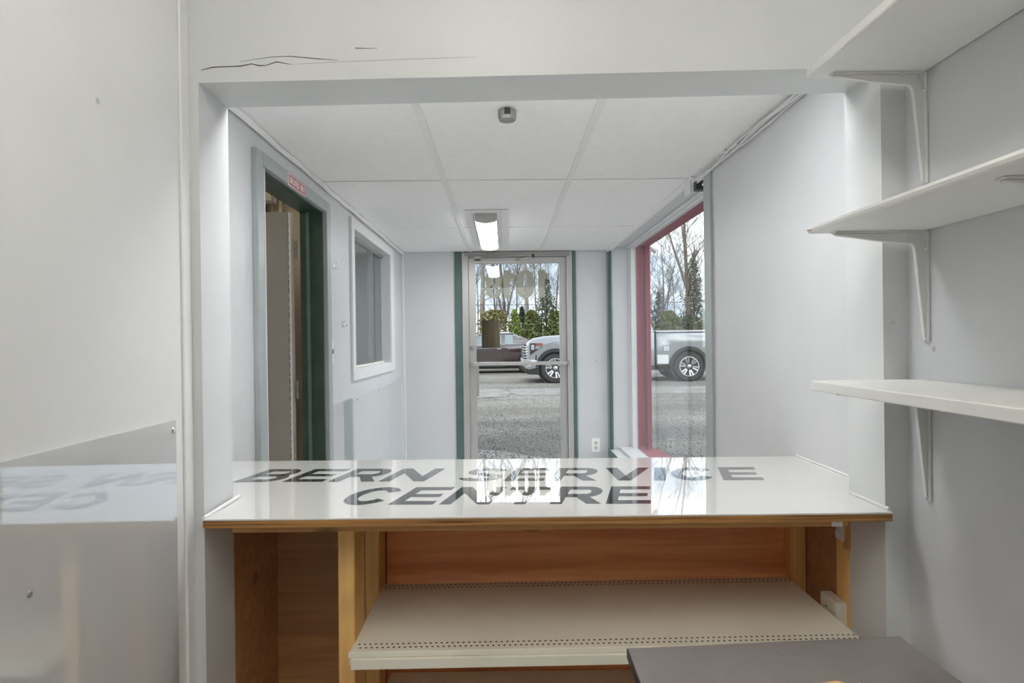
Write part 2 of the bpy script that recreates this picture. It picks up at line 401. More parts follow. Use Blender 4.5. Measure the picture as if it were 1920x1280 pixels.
# lower plastic sheet on office left wall
pl = thing('wall_guard_sheet', (FL, .3, .1), 'large glossy plastic sheet screwed to the lower left office wall', 'wall panel')
B(FL, FL+.004, -.9, PF-.068, .12, H(-.157)).build('sheet', M['plexi'], pl)
for y in (PF-.078, .6, 0): MB().ball((FL+.005, y, H(-.176)), .006, sq=(.5, 1, 1)).build('screw', M['chrome'], pl, smooth=True)
MB().ball((FL+.004, .865, H(-.355)), .0055, sq=(.4, 1, 1)).build('screw', M['alud'], pl, smooth=True)

# lobby left wall with doorway and inside window
T = .108
dy0, dy1, dz = 2.185, 2.965, H(.645)
wy0, wy1, wz0, wz1 = 3.54, 4.665, H(-.165), H(.668)
lw = MB()
X0, X1 = XL-T, XL
lw.box(X0, X1, PB, dy0, 0, ZC+.25); lw.box(X0, X1, dy0, dy1, dz, ZC+.25); lw.box(X0, X1, dy1, wy0, 0, ZC+.25)
lw.box(X0, X1, wy0, wy1, 0, wz0); lw.box(X0, X1, wy0, wy1, wz1, ZC+.25); lw.box(X0, X1, wy1, YB+.12, 0, ZC+.25)
struct('wall_lobby_left', lw, M['wall'], 'pale lobby wall on the left with doorway and inside window')
# lobby right wall, with deep window recess
ry0, ry1 = 2.70, 5.20
sz = H(-.965); hz = H(.80)
rw = MB(); RX = 1.16
rw.box(XR, 1.28, PB, ry0, 0, ZC+.25); rw.box(XR, RX, ry0, ry1, 0, sz-.03); rw.box(XR, RX, ry0, ry1, hz, ZC+.25); rw.box(XR, RX, ry1, YB+.12, 0, ZC+.25)
struct('wall_lobby_right', rw, M['wall'], 'pale lobby wall on the right between jamb and storefront window')
# lobby front wall with the entrance
bx0, bx1, bz = -.355, .605, H(.768)
fw = MB(); fw.box(XL-.13, bx0, YB, YB+.12, 0, ZC+.25); fw.box(bx1, 1.16, YB, YB+.12, 0, ZC+.25); fw.box(bx0, bx1, YB, YB+.12, bz, ZC+.25)
struct('wall_lobby_front', fw, M['wall'], 'pale lobby wall around the glass entrance door')
# roof slab keeps daylight out
struct('roof_slab', B(-4.2, 1.5, -3.7, 7.2, 2.95, 3.1), M['gap'], 'flat roof slab above the building', 'roof')

# lobby ceiling: backing, tiles, tee bars
ce = struct('ceiling', B(XL, XR+.005, 1.70, YB, ZC+.016, ZC+.06), M['gap'], 'white suspended ceiling of the lobby', 'ceiling')
bxs = (-.279, .331); hw = .014
cols = ((XL, bxs[0]), (bxs[0], bxs[1]), (bxs[1], XR+.006)); rows = ((PB, 1.700), (1.700, 2.921), (2.921, 4.141), (4.141, YB))
for x0, x1 in cols:
    for y0, y1 in rows:
        if y0 == PB: continue
        B(x0+.001, x1-.001, y0+.006, y1-.006, ZC+.001+random.uniform(0, .0015), ZC+.015).build('ceiling_tile', M['ceil'], ce, bevel=.0015)
for x0, x1 in ((XL, -.621), (.621, 1.16)): B(x0, x1, PB+.001, 1.6965, ZC, ZC+.06).build('ceiling_tile', M['ceil'], ce, bevel=.0015)
for x in bxs: B(x-hw, x+hw, 1.70, YB, ZC-.004, ZC+.002).build('tee_bar', M['tbar'], ce, bevel=.001)
for y in (2.921, 4.141): B(XL, XR, y-.006, y+.006, ZC+.006, ZC+.008).build('cross_bar', M['gap'], ce)
# wobbly edge trim at the left, straight angle at the right
et = MB(); k = 26
pts = [(XL+.012+random.uniform(-.0025, .0025), PB+(YB-PB)*i/k, ZC-.012+random.uniform(-.003, .003)) for i in range(k+1)]
et.tube(pts, [random.uniform(.010, .014) for _ in pts], 6)
struct('trim_2', et, M['tbar'], 'uneven white edge trim between left lobby wall and ceiling', 'trim')
struct('trim_3', B(XR-.028, XR+.006, 2.88, YB, ZC-.013, ZC), M['tbar'], 'white ceiling edge strip above the storefront window', 'trim', bevel=.002)
struct('trim_4', B(XL, XL+.022, YB-.022, YB, 0, ZC), M['trimw'], 'narrow corner strip between left lobby wall and front wall', 'trim', bevel=.003)
t5 = struct('trim_5', B(XR-.032, XR-.012, YB-.012, YB, 0, ZC), M['casing'], 'grey corner strip in the right front corner of the lobby', 'trim', bevel=.002)
struct('trim_6', B(XR-.012, XR+.003, ry1-.012, YB, 0, ZC), M['green2'], 'thin green strip in the right front corner of the lobby', 'trim', bevel=.002)
# recess trims
struct('trim_7', B(XR-.012, XR+.006, ry0-.035, ry0+.055, 0, ZC-.03), M['casing'], 'worn grey-green edge board at the near side of the storefront window', 'trim', bevel=.003)

# lower plastic sheet in the lobby
pl2 = thing('wall_guard_sheet', (XL, 3.6, .1), 'glossy plastic sheet on the lobby wall below the inside window', 'wall panel')
B(XL, XL+.004, 3.0, YB-.03, .12, H(-.324)).build('sheet', M['plexi'], pl2)
for y, z in ((3.03, -.35), (3.6, -.345), (4.2, -.34), (3.6, -.80), (4.2, -.82)): MB().ball((XL+.005, y, H(z)), .006, sq=(.5, 1, 1)).build('screw', M['alud'], pl2)

# ================================================================= STAFF DOORWAY
d1 = thing('door_1', (XL-.06, (dy0+dy1)/2, 0), 'grey door standing open in the dark green staff doorway', 'door', kind='structure')
cw = .052
B(XL, XL+.022, dy0-cw, dy0, 0, dz+cw).build('casing', M['casing'], d1, bevel=.003)
B(XL, XL+.022, dy1, dy1+cw+.012, 0, dz+cw).build('casing', M['casing'], d1, bevel=.003)
B(XL, XL+.022, dy0, dy1, dz, dz+cw).build('casing', M['casing'], d1, bevel=.003)
B(X0, XL, dy0, dy0+.012, 0, dz).build('jamb', M['green'], d1)
B(X0, XL, dy1-.012, dy1, 0, dz).build('jamb', M['green'], d1)
B(X0, XL, dy0+.012, dy1-.012, dz-.006, dz).build('jamb', M['green'], d1)
B(XL-.075, XL-.06, dy1-.028, dy1-.012, 0, dz-.006).build('door_stop', M['green2'], d1, bevel=.002)
B(XL-.004, XL+.0225, dy0+.008, dy0+.013, 0, dz-.006).build('weather_strip', M['trimw'], d1)
leaf = B(-1.86, -1.062, 2.985, 3.028, .01, H(.650)).build('door_leaf', M['doorg'], d1, bevel=.002)
B(-1.062, -1.052, 2.984, 3.029, .01, H(.650)).build('door_edge', M['trimw'], leaf)
eb = MB()
for i in range(46):
    z = .05 + i*.041; eb.box(-1.0645, -1.0615, 2.9825, 2.985, z, z+random.uniform(.006, .03))
eb.build('chipped_paint', M['crack'], leaf)
MB().lathe((-1.80, 2.985, 1.0), 'Y', [(.012, 0), (.012, -.03), (.028, -.045), (.024, -.065)], 16).build('door_knob', M['chrome'], leaf, smooth='auto')
for z in (.25, 1.0, 1.7): MB().tube([(-1.035, 3.005, z), (-1.035, 3.005, z+.09)], .007, 8).build('hinge', M['alud'], d1)

# glyphs for signs
def ring(cx, cy, rx, ry, ix, iy, a0, a1, n=22):
    out = []
    for i in range(n):
        t0 = radians(a0+(a1-a0)*i/n); t1 = radians(a0+(a1-a0)*(i+1)/n)
        out.append([(cx+ix*cos(t0), cy+iy*sin(t0)), (cx+rx*cos(t0), cy+ry*sin(t0)), (cx+rx*cos(t1), cy+ry*sin(t1)), (cx+ix*cos(t1), cy+iy*sin(t1))])
    return out
def rc(x0, y0, x1, y1): return [(x0, y0), (x1, y0), (x1, y1), (x0, y1)]
S_ = .25; b_ = .185
GL = {
 'B': [rc(0, 0, S_, 1), rc(S_, 1-b_, .62, 1), rc(S_, .415, .62, .585), rc(S_, 0, .62, b_)] + ring(.62, .71, .31, .29, .085, .115, -90, 90, 12) + ring(.62, .295, .37, .295, .12, .115, -90, 90, 12),
 'E': [rc(0, 0, S_, 1), rc(S_, 1-b_, .97, 1), rc(S_, .41, .92, .58), rc(S_, 0, 1, b_)],
 'R': [rc(0, 0, S_, 1), rc(S_, 1-b_, .64, 1), rc(S_, .37, .64, .55), [(.46, .38), (.74, .38), (1.04, 0), (.74, 0)]] + ring(.64, .685, .33, .315, .09, .13, -90, 90, 12),
 'N': [rc(0, 0, .235, 1), rc(.765, 0, 1, 1), [(.235, 1), (.235, .62), (.765, 0), (.765, .38)]],
 'S': ring(.5, .72, .47, .28, .21, .105, 15, 270) + ring(.5, .28, .5, .28, .23, .10, -165, 90),
 'V': [[(0, 1), (.27, 1), (.64, 0), (.37, 0)], [(.73, 1), (1, 1), (.63, 0), (.37, 0)]],
 'I': [rc(0, 0, 1, 1)],
 'C': ring(.5, .5, .5, .51, .245, .31, 33, 327, 30),
 'T': [rc(0, 1-b_, 1, 1), rc(.5-S_/2, 0, .5+S_/2, 1-b_)],
 'M': [rc(0, 0, .2, 1), rc(.8, 0, 1, 1), [(.2, 1), (.2, .6), (.5, 0), (.5, .35)], [(.8, 1), (.8, .6), (.5, 0), (.5, .35)]],
 'P': [rc(0, 0, .28, 1), rc(.28, .84, .62, 1), rc(.28, .38, .62, .54)] + ring(.62, .69, .38, .31, .12, .15, -90, 90, 12),
 'L': [rc(0, 0, .3, 1), rc(.3, 0, 1, .18)],
 'O': ring(.5, .5, .5, .51, .22, .32, 0, 360, 28),
 'Y': [[(0, 1), (.3, 1), (.62, .42), (.38, .42)], [(.7, 1), (1, 1), (.62, .42), (.38, .42)], rc(.36, 0, .64, .43)],
 '0': ring(.5, .72, .5, .28, .10, .16, 0, 180, 16) + ring(.5, .28, .5, .28, .10, .16, 180, 360, 16) + [rc(0, .28, .4, .72), rc(.6, .28, 1, .72)],
 '1': [rc(.42, 0, 1, 1), [(.42, .93), (.42, .62), (.28, .70), (0, .70), (0, .84), (.22, .88)]],
 '9': ring(.5, .72, .5, .28, .11, .15, 0, 180, 16) + ring(.5, .62, .5, .26, .11, .13, 180, 300, 12) + [rc(0, .62, .39, .72), rc(.61, .28, 1, .72)] + ring(.5, .28, .5, .28, .11, .16, 180, 360, 16) + [rc(0, .26, .38, .34)],
}
def letter(ch, fn, name, m, parent):
    """fn maps (u, v, layer) to world; letters are thin raised plates"""
    mb = MB()
    for poly in GL[ch]:
        n = len(mb.v); k = len(poly)
        mb.v += [fn(u, v, 0) for u, v in poly] + [fn(u, v, 1) for u, v in poly]
        mb.f.append(tuple(range(n, n+k))); mb.f.append(tuple(range(n+2*k-1, n+k-1, -1)))
        for i in range(k): j = (i+1) % k; mb.f.append((n+i, n+k+i, n+k+j, n+j))
    return mb.build(name, m, parent)

# EMPLOYEES ONLY sign
sg = thing('staff_sign', (XL+.022, 2.535, H(.637)), 'small red sign reading EMPLOYEES ONLY on the staff doorway header', 'sign')
sy0, sy1, s0, s1 = 2.432, 2.643, H(.640), H(.690)
B(XL+.022, XL+.0235, sy0, sy1, s0, s1).build('plate', M['signw'], sg)
B(XL+.0235, XL+.0242, sy0+.005, sy1-.005, s0+.004, s1-.004).build('field', M['signred'], sg)
txt = 'EMPLOYEES ONLY'; wch = .0118; u0 = sy0+.014; adv = (sy1-sy0-.028)/len(txt)
for i, ch in enumerate(txt):
    if ch != ' ':
        letter(ch, lambda u, v, l, i=i: (XL+.0242+.0004*l, u0+i*adv+u*wch, s0+.013+v*.025), 'letter', M['signw'], sg)

# back room behind the doorway
struct('wall_backroom_far', B(-3.6, X0, 3.36, 3.44, 0, 2.95), M['beige'], 'beige panel wall of the room behind the staff doorway')
struct('wall_backroom_side', B(-3.7, -3.6, .9, 7, 0, 2.95), M['beige'], 'side wall of the room behind the staff doorway')
struct('wall_backroom_near', B(-3.6, X0, .9, 1.0, 0, 2.95), M['beige'], 'near wall of the room behind the staff doorway')
struct('floor_backroom', B(-3.7, -.9, .9, 7, -.12, 0), M['floor'], 'grey floor of the rooms behind the left wall', 'floor')
struct('wall_backroom_upper', B(X0, XL, 1.0, YB, ZC+.25, 2.95), M['beige'], 'upper wall above the lobby on the back room side')
for x, wh in ((-1.40, 'leftmost'), (-1.235, 'middle'), (-1.10, 'rightmost')):
    tag(B(x-.008, x+.008, 3.345, 3.36, 0, 2.95).build('panel_rib', M['cream'], bevel=.002), wh + ' of three vertical ribs on the beige wall behind the staff doorway', 'batten', 'ribs on the beige wall')
jb = thing('junction_box', (-1.30, 3.33, H(.74)), 'pale electrical box on the beige wall seen through the staff doorway', 'electrical box')
B(-1.335, -1.255, 3.30, 3.36, H(.775), H(.87)).build('box', M['plate'], jb, bevel=.004)
B(-1.33, -1.26, 3.294, 3.30, H(.78), H(.865)).build('cover', M['chrome'], jb, bevel=.002)
B(-1.335, -1.315, 3.33, 3.36, H(.5), H(.775)).build('conduit', M['dark'], jb)
for cx, lab in ((-1.222, 'thin chain hanging left behind the grey door'), (-1.165, 'thin chain hanging right behind the grey door')):
    ch = thing('hanging_chain', (cx, 3.2, H(.3)), lab, 'chain', 'chains behind the staff door')
    mbc = MB()
    for i in range(66):
        z = H(.3)+i*.021
        a = i % 2
        pts = [(cx+(.006*cos(t) if a else 0), 3.2+(0 if a else .006*cos(t)), z+.012*sin(t)) for t in [2*pi*q/8 for q in range(9)]]
        mbc.tube(pts, .0018, 4, False)
    mbc.tube([(cx, 3.2, H(.3)+65*.021), (cx, 3.2, 2.95)], .003, 5).build('links', M['alud'], ch)
# unseen fill light added to brighten the back room
bl = thing('backroom_fill_light', (-2.4, 2.3, 2.85), 'added fill light on the ceiling of the room behind the staff doorway', 'lamp')
B(-2.5, -2.3, 1.7, 2.9, 2.9, 2.95).build('housing', M['plate'], bl); B(-2.47, -2.33, 1.72, 2.88, 2.86, 2.9).build('lens', emit('backroom_fill_lens', (1, .93, .8), 25), bl)

# ================================================================= INSIDE WINDOW (lobby left)
w1 = thing('window_1', (XL, (wy0+wy1)/2, wz0), 'sliding glass inside window in the left lobby wall', 'window', kind='structure')
c2 = .062
B(XL, XL+.016, wy0-c2, wy0, wz0-c2, wz1+c2).build('casing', M['trimw'], w1, bevel=.002)
B(XL, XL+.016, wy1, wy1+c2*2.2, wz0-c2, wz1+c2).build('casing', M['trimw'], w1, bevel=.002)
B(XL, XL+.016, wy0, wy1, wz1, wz1+c2).build('casing', M['trimw'], w1, bevel=.002)
B(XL, XL+.016, wy0, wy1, wz0-c2, wz0).build('casing', M['trimw'], w1, bevel=.002)
B(X0, XL, wy0, wy1, wz0, wz0+.006).build('sill', M['trimw'], w1)
B(XL-.075, XL-.045, wy0, wy1, wz1-.022, wz1).build('track', M['alud'], w1)
B(XL-.075, XL-.045, wy0, wy1, wz0+.006, wz0+.016).build('track', M['cream'], w1)
ym = 4.30
B(XL-.053, XL-.048, wy0, ym, wz0+.012, wz1-.02).build('pane', M['glassd'], w1)
B(XL-.066, XL-.061, ym-.09, wy1, wz0+.012, wz1-.02).build('pane', M['glassd'], w1)
B(XL-.055, XL-.046, ym-.008, ym, wz0+.012, wz1-.02).build('pane_edge', M['casing'], w1)
# office behind
struct('wall_sideroom_far', B(-3.6, X0, 6.6, 6.7, 0, 2.6), M['office'], 'grey wall of the room seen through the inside window')
struct('ceiling_sideroom', B(-3.6, X0, 3.44, 6.6, 2.24, 2.3), M['ceil'], 'white ceiling of the room seen through the inside window', 'ceiling')
struct('wall_sideroom_side', B(X0, X0+.1, YB+.12, 6.7, 0, 2.6), M['office'], 'side wall of the room seen through the inside window')
sl = thing('sideroom_fill_light', (-2.9, 4.2, 2.2), 'added fill light on the ceiling of the room behind the inside window', 'lamp')  # out of view, added so the room behind the panes is bright
B(-3.1, -2.9, 3.6, 4.8, 2.2, 2.24).build('housing', M['plate'], sl); B(-3.08, -2.92, 3.63, 4.77, 2.175, 2.2).build('lens', emit('sideroom_fill_lens', (1, .97, .92), 3.0), sl)
cbx = thing('filing_cabinet', (-2.2, 6.3, 0), 'grey filing cabinet dimly seen through the inside window', 'cabinet')
B(-2.45, -1.95, 6.1, 6.55, 0, 1.32).build('body', M['alud'], cbx, bevel=.006)
for i in range(4):
    dr = B(-2.43, -1.97, 6.085, 6.1, .03+i*.32, .33+i*.32).build('drawer', M['casing'], cbx, bevel=.004)
    B(-2.25, -2.15, 6.07, 6.085, .2+i*.32, .215+i*.32).build('handle', M['chrome'], dr)

# hooks and switch on the left lobby wall
def hook(y, z, label, s=1.0):
    h = thing('coat_hook', (XL, y, z), label, 'hook', 'chrome wall hooks')
    B(XL, XL+.003, y-.008*s, y+.008*s, z-.026*s, z+.026*s).build('plate', M['chrome'], h, bevel=.003)
    MB().tube([(XL+.003, y, z-.01*s), (XL+.02*s, y, z-.026*s), (XL+.036*s, y, z-.02*s), (XL+.042*s, y, z+.0)], [.004*s, .0045*s, .004*s, .0055*s], 8).build('prong', M['chrome'], h, smooth=True)
    MB().tube([(XL+.003, y, z+.012*s), (XL+.018*s, y, z+.02*s), (XL+.028*s, y, z+.038*s)], [.004*s, .004*s, .0055*s], 8).build('prong', M['chrome'], h, smooth=True)
hook(3.152, H(.40), 'higher chrome coat hook between staff doorway and inside window', .62)
hook(3.303, H(.10), 'lower chrome coat hook between staff doorway and inside window', .62)
hook(4.80, H(.385), 'small chrome hook on the far side of the inside window', .5)
sw = thing('light_switch', (XL, 3.068, H(-.108)), 'white toggle light switch beside the staff doorway', 'switch')
B(XL, XL+.006, 3.033, 3.103, H(-.108), H(.008)).build('cover_plate', M['plate'], sw, bevel=.002)
B(XL+.006, XL+.018, 3.063, 3.073, H(-.058), H(-.036)).build('toggle', M['alud'], sw, bevel=.001)
for z in (-.02, -.08): MB().ball((XL+.006, 3.068, H(z)), .003, 8, 5, (.4, 1, 1)).build('screw', M['alud'], sw)

# ================================================================= ENTRANCE DOOR
d2 = thing('door_2', (.125, YB+.04, 0), 'aluminium framed glass entrance door facing the parking lot', 'door', kind='structure')
B(-.425, -.363, YB-.016, YB, 0, ZC).build('casing', M['green2'], d2, bevel=.002)
B(.615, .642, YB-.016, YB, 0, ZC).build('casing', M['green2'], d2, bevel=.002)
fy0, fy1 = YB-.02, YB+.085
B(-.360, -.305, fy0, fy1, 0, bz).build('frame_post', M['alu'], d2, bevel=.002)
B(.560, .608, fy0, fy1, 0, bz).build('frame_post', M['alu'], d2, bevel=.002)
B(-.305, .560, fy0, fy1, H(.735), bz).build('frame_head', M['alu'], d2, bevel=.002)
B(-.375, .625, fy0-.02, fy1, -.004, .012).build('threshold', M['alu'], d2, bevel=.003)
B(-.335, .585, YB-.035, YB-.02, H(.742), H(.772)).build('head_strip', M['alud'], d2)
df0, df1 = YB+.015, YB+.06
lf = MB(); lf.box(-.303, -.252, df0, df1, .015, H(.732)); lf.box(.507, .558, df0, df1, .015, H(.732)); lf.box(-.252, .507, df0, df1, H(.680), H(.732)); lf.box(-.252, .507, df0, df1, .015, H(-1.13))
leaf2 = lf.build('door_leaf', M['alu'], d2, bevel=.0015)
B(-.252, .507, YB+.034, YB+.040, H(-1.13), H(.680)).build('pane', M['glass'], leaf2)
for a in ((-.252, -.243), (.498, .507)): B(a[0], a[1], df0+.004, df1-.004, H(-1.13), H(.680)).build('glazing_bead', M['alu'], leaf2)
# push bar
pb = B(-.285, .565, YB-.055, YB-.040, H(-.221), H(-.190)).build('push_bar', M['alu'], d2, bevel=.003)
for x in (-.288, .548): B(x, x+.024, YB-.060, YB+.016, H(-.226), H(-.186)).build('bracket', M['alud'], pb, bevel=.003)
lk = MB().lathe((-.278, YB+.015, H(-.065)), 'Y', [(.019, 0), (.019, -.006), (.014, -.012), (.013, -.02)], 20).build('lock_cylinder', M['alud'], leaf2, smooth='auto')
B(-.281, -.275, YB-.012, YB-.004, H(-.078), H(-.052)).build('thumb_turn', M['chrome'], leaf2)
# outside pull post seen through the pane at the left
B(-.248, -.226, YB+.085, YB+.105, H(-.50), H(-.20)).build('outside_pull', M['alu'], leaf2, bevel=.003)
# closer hardware at the top
B(-.25, -.19, YB-.03, YB+.012, H(.722), H(.737)).build('top_hinge', M['chrome'], d2, bevel=.003)
B(-.245, -.195, YB+.003, YB+.016, H(.702), H(.714)).build('hinge_screws', M['dark'], d2)
ca = thing('door_closer', (.2, YB-.03, H(.70)), 'small folding closer arm at the top of the entrance door', 'door closer')
B(.115, .165, YB-.015, YB+.015, H(.700), H(.718)).build('shoe', M['alud'], ca, bevel=.003)
MB().tube([(.15, YB-.02, H(.706)), (.26, YB-.03, H(.726))], .005, 8).build('arm', M['chrome'], ca)
MB().lathe((.268, YB-.03, H(.722)), 'Z', [(.012, 0), (.012, .03)], 12).build('pivot', M['dark'], ca)
# street number on the outer face of the pane, reversed from inside
num = thing('street_number', (.13, YB+.0405, H(.36)), 'beige vinyl street number 1019 on the door pane, seen reversed', 'sign')
x = .412
for ch, w, adv in (('1', .098, .138), ('0', .150, .170), ('1', .098, .115), ('9', .142, .15)):
    letter(ch, lambda u, v, l, x=x, w=w: (x-u*w, YB+.0405+.0006*l, H(.372)+v*.248), 'digit', M['vinyl'], num); x -= adv
# bronze curved plate behind the pane
bp = thing('bronze_plate', (-.114, YB+.06, H(-.068)), 'curved bronze metal sleeve hanging behind the entrance door pane', 'plate')
mb = MB(); xa, xb = -.197, -.031; prof = []
for i in range(17):
    t = i/16; prof.append((xa+(xb-xa)*t, YB+.050+.045*(1-(1-(2*t-1)**2)**.5) if 0 < t < 1 else YB+.095))
poly = prof + [(px, py+.004) for px, py in prof[::-1]]
mb.prism(poly, 'Z', H(-.066), H(.176)); mb.build('shell', M['bronze'], bp, smooth='auto')
for z0, z1 in ((-.068, -.040), (.158, .179)):
    poly2 = [(px, py-.0025) for px, py in prof] + [(px, py+.002) for px, py in prof[::-1]]
    MB().prism(poly2, 'Z', H(z0), H(z1)).build('rim', M['bronze'], bp, smooth='auto')
# outlet on the front wall
def outlet(x, z, lab):
    o = thing('wall_outlet', (x, YB, z-.062), lab, 'outlet')
    B(x-.037, x+.037, YB-.006, YB, z-.062, z+.062).build('cover_plate', M['plate'], o, bevel=.002)
    for dz_ in (-.024, .020):
        MB().lathe((x, YB-.006, z+dz_), 'Y', [(.017, 0), (.017, -.003)], 18).build('socket', M['platei'], o)
        for dx in (-.006, .006): B(x+dx-.0015, x+dx+.0015, YB-.0098, YB-.0088, z+dz_-.001, z+dz_+.009).build('slot', M['dark'], o)
        MB().lathe((x, YB-.009, z+dz_-.008), 'Y', [(.003, 0), (.003, -.0008)], 8).build('slot', M['dark'], o)
    return o
outlet(.802, H(-.937), 'white duplex outlet on the lobby front wall right of the entrance door')

# ================================================================= STOREFRONT WINDOW (right)
w2 = thing('window_2', (1.12, (ry0+ry1)/2, sz), 'tall storefront window in a deep recess of the right lobby wall', 'window', kind='structure')
gx0, gx1 = 1.106, 1.152
B(gx0, gx1, ry1-.05, ry1, sz, hz).build('frame_post', M['trimw'], w2, bevel=.003)
B(gx0, gx1, ry0, ry0+.05, sz, hz).build('frame_post', M['trimw'], w2, bevel=.003)
B(gx0, gx1, ry0+.05, ry1-.05, hz-.018, hz).build('frame_head', M['trimw'], w2, bevel=.003)
B(gx0, gx1, ry0+.05, ry1-.05, sz, sz+.012).build('frame_sill', M['trimw'], w2, bevel=.003)
B(1.132, 1.138, ry0+.03, ry1-.03, sz+.012, hz-.018).build('pane', M['glassw'], w2)
si = B(XR-.03, gx0, ry0+.06, ry1, sz-.03, sz).build('sill_board', M['trimw'], w2, bevel=.004)
B(XR+.055, gx0, ry0+.06, ry1, sz, sz+.022).build('sill_step', M['trimw'], w2, bevel=.003)
B(XR-.042, XR-.03, ry0+.06, ry1+.02, sz-.06, sz+.004).build('apron', M['green2'], w2, bevel=.003)
B(gx0-.03, gx0, ry0, ry1, hz-.012, hz).build('head_stop', M['trimw'], w2, bevel=.004)
B(gx0-.012, gx0, ry1-.012, ry1, sz, hz).build('side_stop', M['trimw'], w2, bevel=.002)
# red painted outside jamb and soffit boards
jr = thing('outside_jamb', (1.22, ry1, 0), 'raspberry red painted boards framing the outside of the storefront window', 'window frame', kind='structure')
for xa, xb, ya in ((1.152, 1.192, 5.135), (1.192, 1.236, 5.20), (1.236, 1.28, 5.17)):
    B(xa+.0005, xb-.0005, ya, 5.40, 0, H(.83)).build('board', M['red'], jr, bevel=.004)
B(1.152, 1.285, 2.60, 5.40, H(.803), H(.95)).build('board', M['red'], jr, bevel=.004)
B(1.152, 1.285, 2.60, ry0, 0, H(.803)).build('board', M['red'], jr)
B(1.152, 1.33, 2.60, 5.40, .0, sz-.02).build('board', M['red'], jr)
B(1.152, 1.33, 2.72, 5.14, sz-.02, sz+.01).build('outside_sill', M['red'], jr, bevel=.004)
fd = thing('outside_floodlight', (1.33, 5.38, H(.79)), 'small pinkish floodlight under the eave outside the storefront window', 'lamp')
MB().tube([(1.275, 5.36, H(.835)), (1.345, 5.385, H(.815))], .008, 8).build('arm', M['trimw'], fd)
MB().tube([(1.335, 5.38, H(.82)), (1.385, 5.40, H(.790))], [.012, .026], 12).build('head', M['plate'], fd, smooth='auto')

# black sensor and its white mount by the window head
sn = thing('security_sensor', (.965, 2.86, H(.70)), 'small black sensor box on a white mount at the window head', 'sensor')
B(.935, .985, 2.86, 2.905, H(.712), H(.757)).build('housing', M['dark'], sn, bevel=.003)
MB().lathe((.972, 2.86, H(.735)), 'Y', [(.012, 0), (.012, -.006), (.008, -.008)], 14).build('lens', M['chrome'], sn)
B(.918, .924, 2.90, 2.99, H(.705), H(.775)).build('mount', M['trimw'], sn, bevel=.001)
# bundle of painted wires along the ceiling seam
wb_ = thing('wire_bundle', (XR-.01, 2.2, ZC-.03), 'loose bundle of overpainted wires along the right ceiling seam', 'wires')
for k_ in range(5):
    pts = []
    for i in range(30):
        t = i/29; y = PB+.02 + (2.84-PB-.02)*t
        pts.append((XR-.008-.004*k_*(.6+.4*sin(9*t+k_))+random.uniform(-.0015, .0015), y, ZC-.007-.0075*((k_*2) % 5)-(.014*t*t if k_ % 2 else 0)+.004*sin(13*t+2*k_)+random.uniform(-.0015, .0015)))
    MB().tube(pts, .0034, 6).build('wire', M['tbar'] if k_ % 2 else M['bracket'], wb_)
tf = MB()
for i in range(60):
    y = random.uniform(2.3, 2.88); p = (XR-.012+random.uniform(-.012, .008), y, ZC-.014+random.uniform(-.012, .012))
    tf.tube([p, (p[0]+random.uniform(-.012, .012), p[1]+random.uniform(-.03, .03), p[2]+random.uniform(-.012, .012))], .0016, 4)
tag(tf.build('frayed_strands', M['tbar'], wb_), 'frayed overpainted strands', kind='stuff')

# ================================================================= LOBBY LAMP + ceiling sensor
lm = thing('ceiling_light', (-.10, 4.22, ZC-.06), 'lit fluorescent wrap light on the lobby ceiling above the entrance door', 'ceiling light')
B(-.226, -.185, 3.57, 4.86, ZC-.007, ZC).build('patch_board', M['tbar'], lm, bevel=.002)
B(-.01, .036, 3.57, 4.86, ZC-.007, ZC).build('patch_board', M['tbar'], lm, bevel=.002)
B(-.185, -.01, 3.57, 3.64, ZC-.006, ZC).build('patch_board', M['tbar'], lm, bevel=.002)
lx0, lx1, ly0, ly1 = -.168, -.034, 3.67, 4.80
B(lx0, lx1, ly0+.004, ly1-.004, ZC-.042, ZC-.0005).build('housing', M['bracket'], lm)
prof = [(lx0+.001, ZC-.042), (lx0+.006, ZC-.046)] + [(lx0+.012+(lx1-lx0-.024)*i/8, ZC-.050-.008*sin(pi*i/8)) for i in range(9)] + [(lx1-.006, ZC-.046), (lx1-.001, ZC-.042)]
MB().prism(prof, 'Y', ly0+.012, ly1-.012).build('lens', M['lens'], lm)
for a in (ly0, ly1-.012): MB().prism([(lx0-.002, ZC)] + [(px+(.002 if px > -.1 else -.002), pz-.002) for px, pz in prof] + [(lx1+.002, ZC)], 'Y', a, a+.012).build('end_cap', M['cap'], lm)
cs = thing('ceiling_sensor', (.022, 2.03, ZC-.03), 'small round grey detector on the ceiling behind the header', 'detector')
MB().lathe((.022, 2.04, ZC), 'Z', [(.031, 0), (.031, -.022), (.028, -.031), (.010, -.033)], 24).build('body', M['alud'], cs, smooth='auto')
B(.012, .032, 2.002, 2.012, ZC-.020, ZC-.002).build('window', M['dark'], cs)

# fill light added to brighten the lobby, recessed out of view behind the header
l2 = thing('recessed_fill_light', (0, 1.58, ZC), 'added recessed fill light in the lobby ceiling just behind the header', 'ceiling light')
rh = MB(); rh.box(-.62, .62, PB+.002, 1.698, ZC+.07, ZC+.08)
rh.box(-.62, -.61, PB+.002, 1.698, ZC, ZC+.07); rh.box(.61, .62, PB+.002, 1.698, ZC, ZC+.07); rh.box(-.61, .61, PB+.002, PB+.010, ZC, ZC+.07); rh.box(-.61, .61, 1.690, 1.698, ZC, ZC+.07)
rh.build('housing', M['plate'], l2); B(-.608, .608, PB+.011, 1.689, ZC+.058, ZC+.069).build('lens', emit('header_fill_lens', (.98, .99, 1.0), HEADER_FILL), l2)
